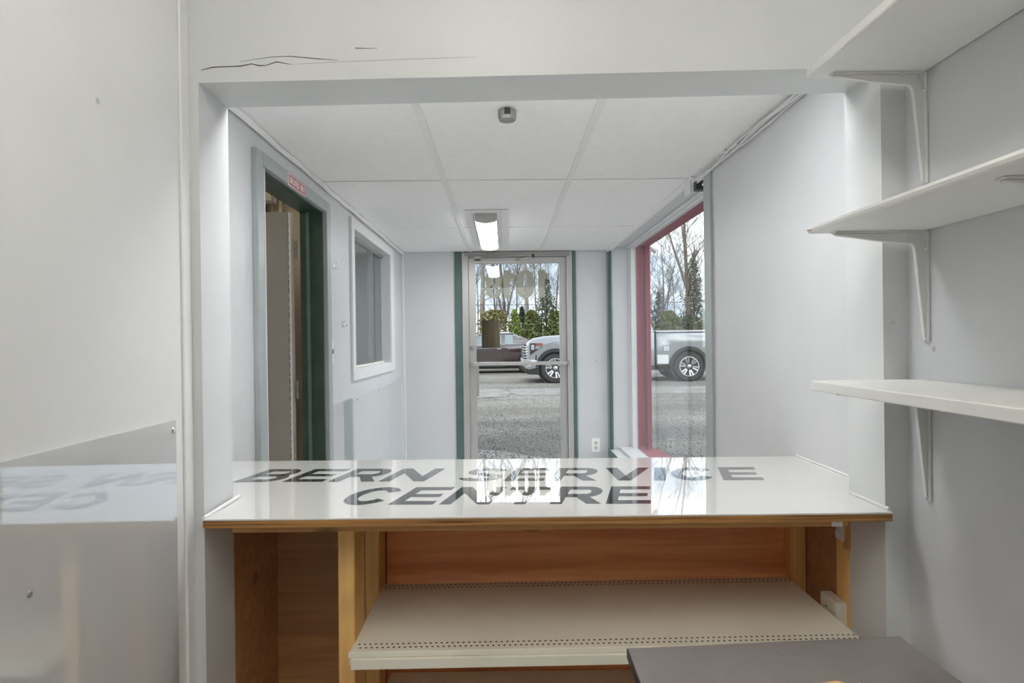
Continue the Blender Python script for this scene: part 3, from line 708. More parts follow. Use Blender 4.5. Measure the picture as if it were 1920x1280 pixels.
# office lamp above the viewer
ol = thing('office_ceiling_light', (0, -.1, ZR-.09), 'fluorescent wrap light on the office ceiling above the viewer', 'ceiling light')
B(-.09, .09, -.85, .55, ZR-.03, ZR).build('housing', M['plate'], ol)
B(-.08, .08, -.83, .53, ZR-.09, ZR-.03).build('lens', M['lens2'], ol, bevel=.01)

# ================================================================= SERVICE COUNTER
sc = thing('service_counter', (.1, 1.6, 0), 'white topped service counter with plywood edge set in the opening', 'counter')
sc.rotation_euler = (0, .0066, 0)          # the counter has sagged a little to the right
cy0, cyb = 1.296, 1.925
def tshape(y0, y1, inset=0.0): return [(JL+.002, y0), (JR-.004, y0), (JR-.004, PB+.004), (XR-.002, PB+.004), (XR-.002, y1), (XL+.002, y1), (XL+.002, PB+.004), (JL+.002, PB+.004)]
MB().prism(tshape(cy0+.001, cyb), 'Z', CT-.020, CT-.004).build('plywood_top', M['ply'], sc, bevel=.001)
sheet = MB().prism(tshape(cy0, cyb), 'Z', CT-.004, CT).build('acrylic_sheet', M['sheet'], sc, bevel=.0008)
B(JL+.055, .757, cy0+.022, cy0+.060, CT-.037, CT-.0205).build('front_rail', M['pineh'], sc, bevel=.002)
# lettering
SH = .26
def text_row(txt, x0, x1, y0, y1, widths, gap):
    tot = sum(widths[c] for c in txt) + gap*(len(txt)-1); s = (x1-x0)/tot; x = x0
    for ch in txt:
        w = widths[ch]
        if ch != ' ':
            letter(ch, lambda u, v, l, x=x, w=w: (x+u*w*s+SH*(v-.5)*(y1-y0), y0+v*(y1-y0)-.022*(x+u*w*s), CT+.0002+.0003*l), 'letter', M['print'], sheet)
        x += (w+gap)*s
WD = {'B': 1, 'E': .92, 'R': 1.03, 'N': 1.04, 'S': .98, 'V': 1.08, 'I': .27, 'C': 1.04, 'T': .98, ' ': .42}
text_row('BERN SERVICE', -.730, .715, 1.622, 1.782, WD, .13)
text_row('CENTRE', -.392, .352, 1.392, 1.555, WD, .13)
# caulk beads and small grime at the joints
MB().tube([(JR-.003, 1.31, CT+.003), (JR-.004, 1.40, CT+.004), (JR-.003, PB, CT+.003)], .0045, 6).build('caulk_bead', M['caulk'], sc)
MB().tube([(XR-.004, PB+.01, CT+.003), (XR-.004, 1.7, CT+.0035), (XR-.004, cyb, CT+.003)], .0042, 6).build('caulk_bead', M['caulk'], sc)
MB().tube([(JL+.003, 1.30, CT+.002), (JL+.004, 1.38, CT+.004), (JL+.004, PB+.01, CT+.005)], .0045, 6).build('caulk_bead', M['caulk'], sc)
# carcass: posts, back boards, side panel
py = 1.735
for x0, x1, y0, y1 in ((-.392, -.354, 1.375, 1.475), (-.392, -.354, 1.640, 1.728), (.809, .843, 1.676, 1.733)):
    B(x0, x1, y0, y1, 0, CT-.021).build('post', M['pine'], sc, bevel=.003)
zc = CT-.021
B(XL+.02, .86, py+.0185, py+.024, 0, zc).build('backing_sheet', M['plywood'], sc)
for z0, z1 in ((zc-.130, zc), (zc-.38, zc-.1305), (zc-.874, zc-.3805)):
    B(-.352, .86, py, py+.018, max(0, z0), z1).build('back_board', M['brown'], sc, bevel=.0012)
B(XL+.01, -.354, py, py+.018, 0, zc).build('back_board', M['plywood'], sc)
B(.845, .862, 1.475, py, 0, zc).build('side_panel', M['plywood'], sc)
B(JL-.02, JL-.004, PB+.005, py, 0, zc).build('side_panel', M['plywood'], sc)
B(.838, .846, 1.462, 1.512, .2, zc-.10).build('edge_strip', M['pine'], sc)
B(.718, .742, cy0+.020, cy0+.022, CT-.036, CT-.021).build('paint_patch', M['plate'], sc)
cp = MB()
for i in range(14):
    z = zc-.012-i*.0065; w = .006+.0016*i*(.8+.4*random.random())
    cp.box(.834-.002*random.random(), .838, 1.47, 1.47+w+.012, z-.0058, z)
cp.build('peeled_plaster', M['caulk'], sc)
B(.846-.012, .846, 1.455, 1.478, zc-.12, zc).build('splintered_block', M['pineh'], sc, bevel=.001)
# lower base shelf of the counter
B(-.34, .82, 1.42, py-.002, H(-.978), H(-.960)).build('lower_shelf', M['cream'], sc, bevel=.002)
B(JL, -.394, 1.37, py, .0, .10).build('plinth', M['plywood'], sc)

# perforated metal shelf under the counter
ms = thing('metal_shelf', (.22, 1.5, H(-.73)), 'cream perforated metal gondola shelf under the counter', 'shelf')
zs = H(-.690); ys0, ys1 = 1.335, 1.705; xs0, xs1 = -.352, .806
B(xs0, xs1, ys0, ys1, zs-.004, zs).build('deck', M['cream'], ms, bevel=.001)
B(xs0-.003, xs1, ys0-.004, ys0, zs-.012, zs).build('front_lip', M['cream'], ms, bevel=.0015)
B(xs0+.004, xs1, ys0-.010, ys0-.002, zs-.036, zs-.012).build('front_lip', M['cream'], ms, bevel=.002)
B(xs0, xs0+.004, ys0, ys1, zs-.03, zs-.004).build('side_flange', M['cream'], ms); B(xs1-.004, xs1, ys0, ys1, zs-.03, zs-.004).build('side_flange', M['cream'], ms)
hb = MB()
def hole(x, y):
    n = len(hb.v); hb.v.extend((x+.0030*cos(pi*q/3), y+.0030*sin(pi*q/3), zs+.0002) for q in range(6)); hb.f.append(tuple(range(n, n+6)))
for i in range(int((xs1-xs0)/.0125)):
    for y in (ys0+.016, ys0+.032, ys1-.014, ys1-.030): hole(xs0+.014+i*.0125+(.006 if y in (ys0+.016, ys1-.014) else 0), y)
tag(hb.build('punched_holes', M['hole'], ms), 'rows of small punched holes', kind='stuff')

# surface outlet box inside the counter
so = thing('surface_outlet', (.835, 1.51, H(-.73)), 'ivory surface mounted outlet box on the side panel under the counter', 'outlet')
B(.816, .845, 1.468, 1.545, H(-.732), H(-.662)).build('box', M['platei'], so, bevel=.004)
B(.8145, .816, 1.478, 1.536, H(-.728), H(-.666)).build('cover', M['platei'], so, bevel=.0006)
for z in (-.708, -.690): B(.8140, .8146, 1.508, 1.518, H(z), H(z)+.003).build('slot', M['dark'], so); 
# side table
tb = thing('side_table', (.53, .88, 0), 'low grey-brown laminate side table in front of the counter', 'table')
zt = H(-.63)
MB().prism([(.236, .52), (.822, .52), (.822, 1.238), (.244, 1.212)], 'Z', zt-.018, zt).build('tabletop', M['table'], tb, bevel=.0015)
MB().prism([(.2345, .52), (.2365, .52), (.2445, 1.212), (.2425, 1.212)], 'Z', zt-.020, zt-.001).build('edge_band', M['tabled'], tb)
for x in (.26, .77):
    for y in (.55, 1.15): B(x, x+.035, y, y+.035, 0, zt-.018).build('leg', M['tabled'], tb, bevel=.003)
sc1 = MB().tube([(.545, 1.20, zt+.0002), (.56, 1.165, zt+.0002), (.585, 1.14, zt+.0002)], .0004, 4); sc1.build('scratch', M['alud'], tb)
MB().prism([(.56, 1.075), (.60, 1.082), (.62, 1.07), (.64, 1.075), (.63, 1.055), (.57, 1.05)], 'Z', zt-.001, zt+.0003).build('worn_spot', M['pine'], tb)

# ================================================================= WALL SHELVES
def bracket(par, y, z):
    b = B(FR-.006, FR, y-.009, y+.009, z-.235, z-.001).build('bracket', M['bracket'], par, bevel=.002)
    B(FR-.200, FR-.002, y-.009, y+.009, z-.004, z-.0002).build('arm_flange', M['bracket'], b, bevel=.001)
    poly = [(FR-.195, z-.004), (FR-.020, z-.004), (FR-.004, z-.03), (FR-.004, z-.225), (FR-.010, z-.225)]
    for i in range(6):
        a = radians(90*i/5); poly.append((FR-.028-.012+.012*cos(a), z-.045+.018*sin(a)))
    poly += [(FR-.10, z-.022), (FR-.195, z-.008)]
    MB().prism(poly, 'Y', y-.0045, y+.0045).build('rib', M['bracket'], b, bevel=.0015)
    for p in ((FR-.194, y, z-.006), (FR-.055, y-.008, z-.006)): MB().ball(p, .005, 10, 6, (1, 1, .6)).build('screw', M['bracket'], b, smooth=True)
    for p in ((FR-.007, y-.007, z-.040), (FR-.007, y, z-.228)): MB().ball(p, .005, 10, 6, (.6, 1, 1)).build('screw', M['bracket'], b, smooth=True)
for zt_, th, lab, xf, rnd in ((.555, .021, 'topmost of three painted wall shelves, white front edge against the header', .660, .004),
                              (.220, .0145, 'middle painted wall shelf with rounded front edge and chipped corner', .655, .007),
                              (-.117, .021, 'lowest of three painted wall shelves, seen from above', .662, .002)):
    s = thing('wall_shelf', (FR-.1, .5, H(zt_)), lab, 'shelf', 'painted shelves on the right office wall')
    B(xf, FR-.002, -.6, 1.282, H(zt_), H(zt_)+th).build('board', M['shelf'], s, bevel=rnd)
    for y in (1.255, .83, .40, -.03): bracket(s, y, H(zt_))
    if rnd == .007:
        for i in range(4): B(xf-.0006, xf+.004, 1.258+.005*i, 1.261+.005*i, H(zt_)+.004+.001*i, H(zt_)+.0055+.001*i).build('chip', M['lampred'], s)

# ================================================================= OUTSIDE
def gz(y): return max(0.0, (y-7)*.0055)
gd = MB(); gv = []
for y in (5.39, 7, 60): gv += [(-40, y, gz(y)), (45, y, gz(y))]
gd.v = gv; gd.f = [(0, 1, 3, 2), (2, 3, 5, 4)]
gd.v += [(1.33, -6, 0), (45, -6, 0), (1.33, 5.39, 0), (45, 5.39, 0)]; gd.f.append((6, 7, 9, 8))
lot = struct('ground_lot', gd, M['asphalt'], 'worn grey asphalt parking lot outside', 'ground')
MB().prism([(-1.6, 5.42), (1.6, 5.42), (1.3, 5.95), (.75, 6.25), (.25, 6.55), (.0, 6.85), (-.4, 7.0), (-1.6, 7.05)], 'Z', 0.0, .008).build('concrete_apron', M['concrete'], lot)
MB().prism([(-9, 12.4), (-3, 12.2), (-1.0, 12.6), (.05, 13.1), (.15, 13.7), (.0, 15.2), (-9, 15.4)], 'Z', gz(12.2)-.02, gz(15.4)+.004).build('pale_patch', M['pale'], lot)
MB().prism([(.15, 13.9), (.35, 13.35), (4, 13.3), (12, 13.0), (12, 15.0), (4, 15.2), (.1, 15.1)], 'Z', gz(13)-.02, gz(15.2)+.003).build('pale_patch', M['pale'], lot)
# loose gravel scattered over the asphalt
gv_ = MB(); rg = random.Random(5)
for i in range(30000):
    y = 5.6 + 11.5*rg.random()**1.25; x = rg.uniform(-.30, .48)*y + rg.uniform(-.6, .6); r = rg.uniform(.004, .012)*(1+.03*y); z = gz(y)+.002
    if x < -.9 and y < 6.8: x = -.9
    if -1.6 < x < 1.3 and y < 7.05: z += .008
    a = rg.uniform(0, pi); c_, s_ = cos(a)*r, sin(a)*r; k = rg.uniform(.6, 1)
    n = len(gv_.v)
    gv_.v += [(x+c_, y+s_, z), (x-s_*k, y+c_*k, z), (x-c_, y-s_, z), (x+s_*k, y-c_*k, z), (x+rg.uniform(-.3, .3)*r, y+rg.uniform(-.3, .3)*r, z+r*rg.uniform(.5, .9))]
    gv_.f += [(n, n+1, n+4), (n+1, n+2, n+4), (n+2, n+3, n+4), (n+3, n, n+4)]
tag(gv_.build('loose_gravel', M['gravel'], fix=False), 'loose gravel scattered over the worn parking lot', 'gravel', kind='stuff')
struct('ground_verge', B(-40, 45, 27.0, 60, gz(27)-.3, gz(27)+.14), M['grass'], 'rough grass verge below the trees beyond the lot', 'ground')

def wheel(par, cx, cz, y, R, sgn=-1, spokes=12):
    w = MB().lathe((cx, y, cz), 'Y', [(R*.60, -.12), (R*.93, -.12), (R, -.085), (R, .10), (R*.93, .13), (R*.6, .13)], 40).build('wheel', M['tyre'], par, smooth='auto')
    MB().lathe((cx, y, cz), 'Y', [(R*.66, -.105), (R*.66, -.02), (R*.60, -.02)], 32).build('wheel_dish', M['black'], w)
    rm = MB()
    n = 40
    for q in range(n):
        t0, t1 = 2*pi*q/n, 2*pi*(q+1)/n
        p = [(cx+r*cos(t), yy, cz+r*sin(t)) for yy in (y-.128, y-.105) for r, t in ((R*.61, t0), (R*.67, t0), (R*.67, t1), (R*.61, t1))]
        rm.hexa(p)
    for q in range(spokes):
        a = 2*pi*q/spokes + (.09 if q % 2 else -.09); d = (cos(a), sin(a)); nn = (-d[1], d[0])
        w0, w1 = R*.035, R*.05
        p = []
        for yy in (y-.135, y-.11):
            for r, s_ in ((R*.12, -w0), (R*.63, -w1), (R*.63, w1), (R*.12, w0)): p.append((cx+d[0]*r+nn[0]*s_, yy+(.02 if r < R*.2 else 0), cz+d[1]*r+nn[1]*s_))
        rm.hexa(p)
    rm.build('rim', M['rim'], w)
    MB().lathe((cx, y, cz), 'Y', [(R*.15, -.10), (R*.15, -.128), (R*.09, -.138)], 16).build('hub_cap', M['rim'], w, smooth='auto')
    return w
def arch(cx, cz, r, a0=180, a1=0, n=14): return [(cx+r*cos(radians(a0+(a1-a0)*i/n)), cz+r*sin(radians(a0+(a1-a0)*i/n))) for i in range(n+1)]

# ---- pickup truck, nose to the left
TX, TY, TZ = .585, 16.75, gz(16.9)
tr = thing('pickup_truck', (TX+2.9, TY+1, TZ), 'silver pickup truck parked across the lot, nose to the left', 'truck')
def t(p): return [(TX+a, TZ+b) for a, b in p]
fwx, rwx, wr_ = .86, 4.63, .42
W = 2.0
low = [(.06, .62), (.02, .86), (.02, 1.0), (.10, 1.17), (.26, 1.27), (.60, 1.325), (1.45, 1.375), (1.75, 1.385)]
front = t([(.10, .40)] + low[0:] + [(1.75, .45), (1.36, .45)] + [(x, z) for x, z in arch(fwx, wr_, .51, 0, 180) if z > .44] + [(.34, .42)])
MB().prism(front, 'Y', TY, TY+W).build('front_body', M['silver'], tr, bevel=.045, smooth='auto')
cabp = t([(1.755, .45), (3.66, .45), (3.66, 1.40), (1.755, 1.385)])
MB().prism(cabp, 'Y', TY, TY+W).build('cab_body', M['silver'], tr, bevel=.03, smooth='auto')
bed = t([(3.70, .44)] + [(x, z) for x, z in arch(rwx, wr_, .52, 180, 0) if z > .43] + [(5.2, .44), (5.86, .52), (5.88, 1.36), (5.80, 1.385), (3.70, 1.385)])
bedo = MB().prism(bed, 'Y', TY, TY+W).build('bed', M['silver'], tr, bevel=.035, smooth='auto')
B(TX+3.665, TX+3.698, TY+.06, TY+W-.06, TZ+.5, TZ+1.36).build('bed_gap', M['black'], tr)
B(TX+3.70, TX+5.84, TY+.02, TY+W-.02, TZ+1.385, TZ+1.445).build('bed_cover', M['silver'], tr, bevel=.015)
B(TX+3.71, TX+5.84, TY-.002, TY+.03, TZ+1.372, TZ+1.388).build('bed_seam', M['black'], tr)
# lower side character line
MB().prism([(TY-.022, TZ+.50), (TY+.03, TZ+.46), (TY+.03, TZ+.78), (TY-.004, TZ+.76)], 'X', TX+3.72, TX+4.05).build('side_crease', M['silver'], tr, bevel=.008)
# fuel door
fdp = B(TX+3.90, TX+4.08, TY-.006, TY+.01, TZ+.86, TZ+1.02).build('fuel_door', M['silver'], tr, bevel=.006)
B(TX+3.892, TX+4.088, TY-.002, TY+.004, TZ+.852, TZ+1.028).build('fuel_door_gap', M['black'], tr)
# cab greenhouse
gh = MB()
zb, zt2 = TZ+1.385, TZ+1.95
gh.hexa([(TX+1.50, TY+.05, zb), (TX+3.68, TY+.05, zb), (TX+3.68, TY+W-.05, zb), (TX+1.50, TY+W-.05, zb), (TX+2.25, TY+.26, zt2), (TX+3.52, TY+.26, zt2), (TX+3.52, TY+W-.26, zt2), (TX+2.25, TY+W-.26, zt2)])
gh.build('greenhouse', M['silver'], tr, bevel=.05, smooth='auto')
def side_glass(x0, x1, x2, x3):  # bottom x0..x1, top x3..x2
    z0, z1 = zb+.05, zt2-.08
    def yy(z): return TY+.05+.21*(z-zb)/(zt2-zb)-.004
    MB().hexa([(x0, yy(z0), z0), (x1, yy(z0), z0), (x1, yy(z0)+.01, z0), (x0, yy(z0)+.01, z0), (x3, yy(z1), z1), (x2, yy(z1), z1), (x2, yy(z1)+.01, z1), (x3, yy(z1)+.01, z1)]).build('side_window', M['carglass'], tr)
side_glass(TX+1.85, TX+2.60, TX+2.60, TX+2.35); side_glass(TX+2.68, TX+3.45, TX+3.40, TX+2.68)
# arch trims
def arch_trim(cx, r0, r1, nm):
    mb = MB(); a = [x for x in range(-4, 185, 9)]
    for i in range(len(a)-1):
        t0, t1 = radians(a[i]), radians(a[i+1])
        mb.hexa([(TX+cx+r*cos(q), yy, TZ+wr_+r*sin(q)) for yy in (TY-.03, TY+.05) for r, q in ((r0, t0), (r1, t0), (r1, t1), (r0, t1))])
    mb.build(nm, M['black'], tr)
arch_trim(fwx, .46, .555, 'wheel_arch'); arch_trim(rwx, .47, .565, 'wheel_arch')
for cx in (fwx, rwx): MB().lathe((TX+cx, TY+.12, TZ+wr_), 'Y', [(.50, 0), (.50, .35)], 24).build('wheel_well', M['black'], tr)
for cx in (fwx, rwx):
    for y in (TY+.12, TY+W-.12): wheel(tr, TX+cx, TZ+wr_, y, wr_)
# nose: grille, headlamps, bumper
gr = B(TX-.03, TX+.06, TY+.10, TY+W-.10, TZ+.70, TZ+1.10).build('grille', M['black'], tr, bevel=.02)
for i in range(5): B(TX-.05, TX-.02, TY+.12, TY+W-.12, TZ+.72+.078*i, TZ+.755+.078*i).build('grille_bar', M['rim'], gr, bevel=.008)
for i in range(5): B(TX-.045, TX+.10, TY-.012, TY+.03, TZ+.72+.075*i, TZ+.752+.075*i).build('grille_bar', M['rim'], gr, bevel=.006)
hlp = t([(.15, .80), (.47, 1.02), (.50, 1.13), (.14, 1.13)])
hd_ = MB().prism(hlp, 'Y', TY-.018, TY+.1).build('headlamp', M['black'], tr, bevel=.01)
MB().prism(t([(.32, 1.06), (.49, 1.06), (.50, 1.125), (.31, 1.125)]), 'Y', TY-.024, TY-.012).build('marker', M['lampred'], hd_)
for i in range(3): MB().prism(t([(.30, .96+.03*i), (.42+.02*i, .98+.03*i), (.42+.02*i, .995+.03*i), (.30, .98+.03*i)]), 'Y', TY-.024, TY-.012).build('lamp_strip', M['rim'], hd_)
B(TX+.18, TX+.27, TY-.025, TY-.01, TZ+.94, TZ+1.08).build('lamp_projector', M['rim'], hd_, bevel=.01)
bmp = MB().prism(t([(-.06, .50), (-.10, .58), (-.10, .70), (.42, .66), (.40, .44), (.10, .38)]), 'Y', TY-.004, TY+W+.004).build('bumper', M['silver'], tr, bevel=.02, smooth='auto')
MB().lathe((TX+.07, TY-.004, TZ+.50), 'Y', [(.085, .03), (.085, -.012), (.05, -.016)], 18).build('tow_hook', M['rim'], bmp)
MB().prism(t([(.06, .26), (.0, .40), (.42, .44), (.42, .24)]), 'Y', TY+.02, TY+W-.02).build('air_dam', M['black'], tr, bevel=.02)
B(TX+.30, TX+.335, TY-.012, TY+.02, TZ+.66, TZ+.80).build('air_curtain', M['black'], tr)
B(TX+1.45, TX+3.6, TY-.06, TY+.08, TZ+.33, TZ+.39).build('side_step', M['black'], tr, bevel=.01)
B(TX+.6, TX+5.6, TY+.35, TY+W-.35, TZ+.32, TZ+.5).build('chassis', M['black'], tr)
MB().tube([(TX+4.0, TY+.6, TZ+.36), (TX+4.6, TY+1, TZ+.36)], .12, 10).build('axle', M['alud'], tr)
for z in (1.02, 1.06): pass
B(TX+2.50, TX+2.66, TY-.03, TY+.0, TZ+1.15, TZ+1.19).build('door_handle', M['rim'], tr, bevel=.008); B(TX+3.38, TX+3.54, TY-.03, TY, TZ+1.15, TZ+1.19).build('door_handle', M['rim'], tr, bevel=.008)
mr = B(TX+1.70, TX+1.82, TY-.26, TY-.02, TZ+1.40, TZ+1.65).build('side_mirror', M['silver'], tr, bevel=.03)

# ---- dark sedan behind it, nose to the left
SX, SY, SZ = -3.25, 21.6, gz(22)
sdn = thing('sedan', (SX+2.4, SY+.9, SZ), 'dark maroon sedan parked behind the silver pickup', 'car')
def q(p): return [(SX+a, SZ+b) for a, b in p]
WS = 1.85; r_ = .34; f1, f2 = .95, 4.12
bodyp = q([(.05, .32), (.0, .55), (.12, .72), (.55, .86), (1.35, .98), (2.2, 1.01), (3.9, 1.06), (4.75, 1.06), (4.88, .95), (4.90, .45), (4.80, .28), (4.25, .26)] + [(x, z) for x, z in arch(f2, r_, .40, 0, 180) if z > .26] + [(1.40, .26)] + [(x, z) for x, z in arch(f1, r_, .40, 0, 180) if z > .26] + [(.5, .26)])
sb = MB().prism(bodyp, 'Y', SY, SY+WS).build('body', M['maroon'], sdn, bevel=.05, smooth='auto')
MB().hexa([(SX+1.45, SY+.06, SZ+.97), (SX+4.55, SY+.06, SZ+1.03), (SX+4.55, SY+WS-.06, SZ+1.03), (SX+1.45, SY+WS-.06, SZ+.97), (SX+2.35, SY+.30, SZ+1.44), (SX+3.55, SY+.30, SZ+1.46), (SX+3.55, SY+WS-.30, SZ+1.46), (SX+2.35, SY+WS-.30, SZ+1.44)]).build('cabin', M['maroon'], sdn, bevel=.07, smooth='auto')
MB().hexa([(SX+2.30, SY+.27, SZ+1.42), (SX+3.62, SY+.27, SZ+1.44), (SX+3.62, SY+WS-.27, SZ+1.44), (SX+2.30, SY+WS-.27, SZ+1.42), (SX+2.55, SY+.34, SZ+1.485), (SX+3.40, SY+.34, SZ+1.50), (SX+3.40, SY+WS-.34, SZ+1.50), (SX+2.55, SY+WS-.34, SZ+1.485)]).build('roof', M['silver'], sdn, bevel=.02, smooth='auto')  # silver on a maroon car: the sky's reflection put into the roof colour
def sglass(x0, x1, x2, x3):
    z0, z1 = SZ+1.05, SZ+1.39
    def yy(z): return SY+.06+.24*(z-SZ-1.0)/.45-.006
    MB().hexa([(x0, yy(z0), z0), (x1, yy(z0), z0), (x1, yy(z0)+.012, z0), (x0, yy(z0)+.012, z0), (x3, yy(z1), z1), (x2, yy(z1), z1), (x2, yy(z1)+.012, z1), (x3, yy(z1)+.012, z1)]).build('side_window', M['carglass'], sdn)
sglass(SX+1.95, SX+3.16, SX+3.16, SX+2.45); sglass(SX+3.30, SX+4.12, SX+3.72, SX+3.30)
B(SX+1.8, SX+4.3, SY+.035, SY+.075, SZ+1.015, SZ+1.035).build('chrome_strip', M['rim'], sdn)
for x in (3.0, 4.05): B(SX+x, SX+x+.16, SY-.03, SY, SZ+.865, SZ+.895).build('door_handle', M['rim'], sdn, bevel=.008)
for x in (2.05, 3.22): B(SX+x, SX+x+.008, SY-.002, SY+.006, SZ+.34, SZ+.98).build('door_seam', M['black'], sdn)
B(SX+1.95, SX+2.16, SY-.17, SY+.02, SZ+1.0, SZ+1.13).build('side_mirror', M['silver'], sdn, bevel=.03)
B(SX+1.45, SX+3.35, SY-.012, SY+.05, SZ+.22, SZ+.32).build('side_skirt', M['black'], sdn, bevel=.01)
for cx in (f1, f2):
    MB().lathe((SX+cx, SY+.10, SZ+r_), 'Y', [(.39, 0), (.39, .3)], 20).build('wheel_well', M['black'], sdn)
    for y in (SY+.11, SY+WS-.11): wheel(sdn, SX+cx, SZ+r_, y, r_, spokes=10)
B(SX+.4, SX+4.5, SY+.2, SY+WS-.2, SZ+.16, SZ+.3).build('underbody', M['black'], sdn)

# ---- trees
def bare_tree(x, y, h, r, seed, lean, m, lab, fork=None, density=1.0, first=.30):
    rnd = random.Random(seed); g = gz(27)+.1
    th = thing('bare_tree', (x, y, g), lab, 'tree', 'bare trees beyond the lot')
    trunk, twigs = MB(), MB()
    def twig(p, d, L, r0, depth):
        n = 3; pts = [p]; rr = [r0]; dd = d.copy()
        for i in range(n):
            dd = (dd + Vector((rnd.uniform(-.22, .22), rnd.uniform(-.22, .22), rnd.uniform(-.02, .22)))).normalized()
            pts.append(pts[-1] + dd*L/n); rr.append(r0*(1-.28*(i+1)))
        twigs.tube(pts, rr, 3, False)
        if depth > 0:
            for i in range(rnd.randint(3, 5)):
                k = rnd.randint(1, n); a = rnd.uniform(0, 2*pi)
                nd = (dd*.75 + Vector((cos(a)*.6, sin(a)*.6, rnd.uniform(.0, .5)))).normalized()
                twig(pts[k], nd, L*rnd.uniform(.4, .65), max(r0*.5, .008), depth-1)
    def limb(p, d, L, r0, top):
        n = 9; pts = [p]; rr = [r0]; dd = d.copy()
        for i in range(n):
            dd = (dd + Vector((rnd.uniform(-.06, .06), rnd.uniform(-.06, .06), .02))).normalized()
            pts.append(pts[-1]+dd*L/n); rr.append(max(.012, r0*(1-.92*(i+1)/n)))
        trunk.tube(pts, rr, 7, False)
        nb = int(L*2.6*density)
        for i in range(nb):
            tt = first + (1-first)*(i+rnd.random())/nb if top else .2+.8*rnd.random()
            k = min(n-1, int(tt*n)); p0 = pts[k].lerp(pts[k+1], tt*n-k); a = rnd.uniform(0, 2*pi)
            nd = Vector((cos(a)*.75, sin(a)*.75, rnd.uniform(.35, .95))).normalized()
            twig(p0, nd, L*rnd.uniform(.12, .24)*(1.25-tt*.6), max(.012, rr[k]*.34), 2)
        return pts, rr
    base = Vector((x, y, g-.1)); d = Vector((lean, 0, 1)).normalized()
    pts, rr = limb(base, d, h, r, True)
    if fork:
        for (tt, fx, fl_) in fork:
            k = int(tt*9); limb(pts[k], Vector((fx, rnd.uniform(-.1, .1), 1)).normalized(), h*fl_, rr[k]*.72, False)
    trunk.build('trunk', m, th, smooth=True, fix=False); twigs.build('twigs', m, th, fix=False)
    return th
bare = [
 (-1.05, 29.5, 9.5, .17, 1, .03, 'bark', 'pale straight bare tree at the left of the entrance door view', None, 1.0),
 (-1.75, 31, 7.5, .06, 21, -.04, 'bark3', 'slim grey bare sapling at the left edge of the door view', None, 1.2),
 (.10, 31, 8.8, .11, 3, .02, 'bark2', 'reddish brown forked bare tree in the left middle of the door view', ((.28, -.22, .6), (.28, .25, .6)), 1.0),
 (-.35, 34, 9.5, .07, 4, .01, 'bark3', 'thin bare tree behind the reddish forked one', None, 1.0),
 (.62, 32, 9.5, .06, 5, -.01, 'bark3', 'thin straight bare tree right of the reddish forked one', None, 1.0),
 (1.08, 28.6, 8.8, .11, 6, .01, 'bark', 'pale bare trunk above the gap between the two vehicles', None, .9),
 (1.95, 33, 9.0, .055, 8, .03, 'bark', 'thin pale leaning bare tree in front of the spruce', None, .9),
 (2.35, 31.5, 9.6, .06, 9, -.02, 'bark', 'thin pale bare tree at the right edge of the door view', None, 1.0),
 (3.1, 36, 9.2, .08, 10, .0, 'bark3', 'bare tree just right of the entrance door view', None, 1.0),
 (7.95, 30, 6.6, .075, 11, .02, 'bark3', 'dense bushy bare tree left in the storefront window view', ((.2, -.3, .75), (.25, .25, .7)), 1.4),
 (8.45, 33, 6.4, .06, 15, .03, 'bark3', 'smaller bare tree between two taller ones in the window view', ((.3, -.35, .6),), 1.3),
 (9.15, 29.6, 10.5, .15, 12, .015, 'bark2', 'tall brown bare tree with forked crown in the storefront window view', ((.44, -.42, .55), (.55, -.14, .45)), .7),
 (10.6, 30, 8.5, .08, 13, -.02, 'bark3', 'bare tree at the right edge of the storefront window view', ((.3, -.5, .4),), .8),
 (5.2, 32, 9, .10, 14, .02, 'bark', 'bare tree beyond the wall between door and window views', None, .8),
 (-4.2, 31, 9.5, .12, 16, .02, 'bark', 'bare tree beyond the lot left of the door view', None, .8),
 (13.5, 31, 9, .11, 17, .0, 'bark2', 'bare tree beyond the lot right of the window view', None, .8),
]
for (x, y, h, r, sd_, ln, m, lab, fk, dn) in bare: bare_tree(x, y, h, r, sd_, ln, M[m], lab, fk, dn)

ORD = ('first', 'second', 'third', 'fourth', 'fifth', 'sixth', 'seventh', 'eighth', 'ninth', 'tenth', 'eleventh', 'twelfth')
for i, x in enumerate((-2.6, -1.5, -.75, .35, 1.35, 2.2, 3.0, 6.6, 8.6, 9.6, 10.4, 11.6)):
    bare_tree(x*1.12, 37+1.6*((i*7) % 3), 6.5+((i*5) % 4)*.7, .045+.01*(i % 3), 60+i, .03*((i % 3)-1), M['bark3' if i % 2 else 'bark'], 'thin bare tree of the back row beyond the lot, ' + ORD[i] + ' from the left', None, 1.9, .12)
def leafmesh(mb, rnd, p, s, droop=0):
    a = Vector((rnd.uniform(-1, 1), rnd.uniform(-1, 1), rnd.uniform(-.6, .8))).normalized(); b = a.cross(Vector((rnd.uniform(-1, 1), rnd.uniform(-1, 1), rnd.uniform(-1, 1)))).normalized()
    n = len(mb.v); p = Vector(p)
    mb.v += [tuple(p-a*s-b*s*.45), tuple(p-a*s*.2+b*s*.5), tuple(p+a*s), tuple(p+a*s*.1-b*s*.55)]; mb.f.append((n, n+1, n+2, n+3))
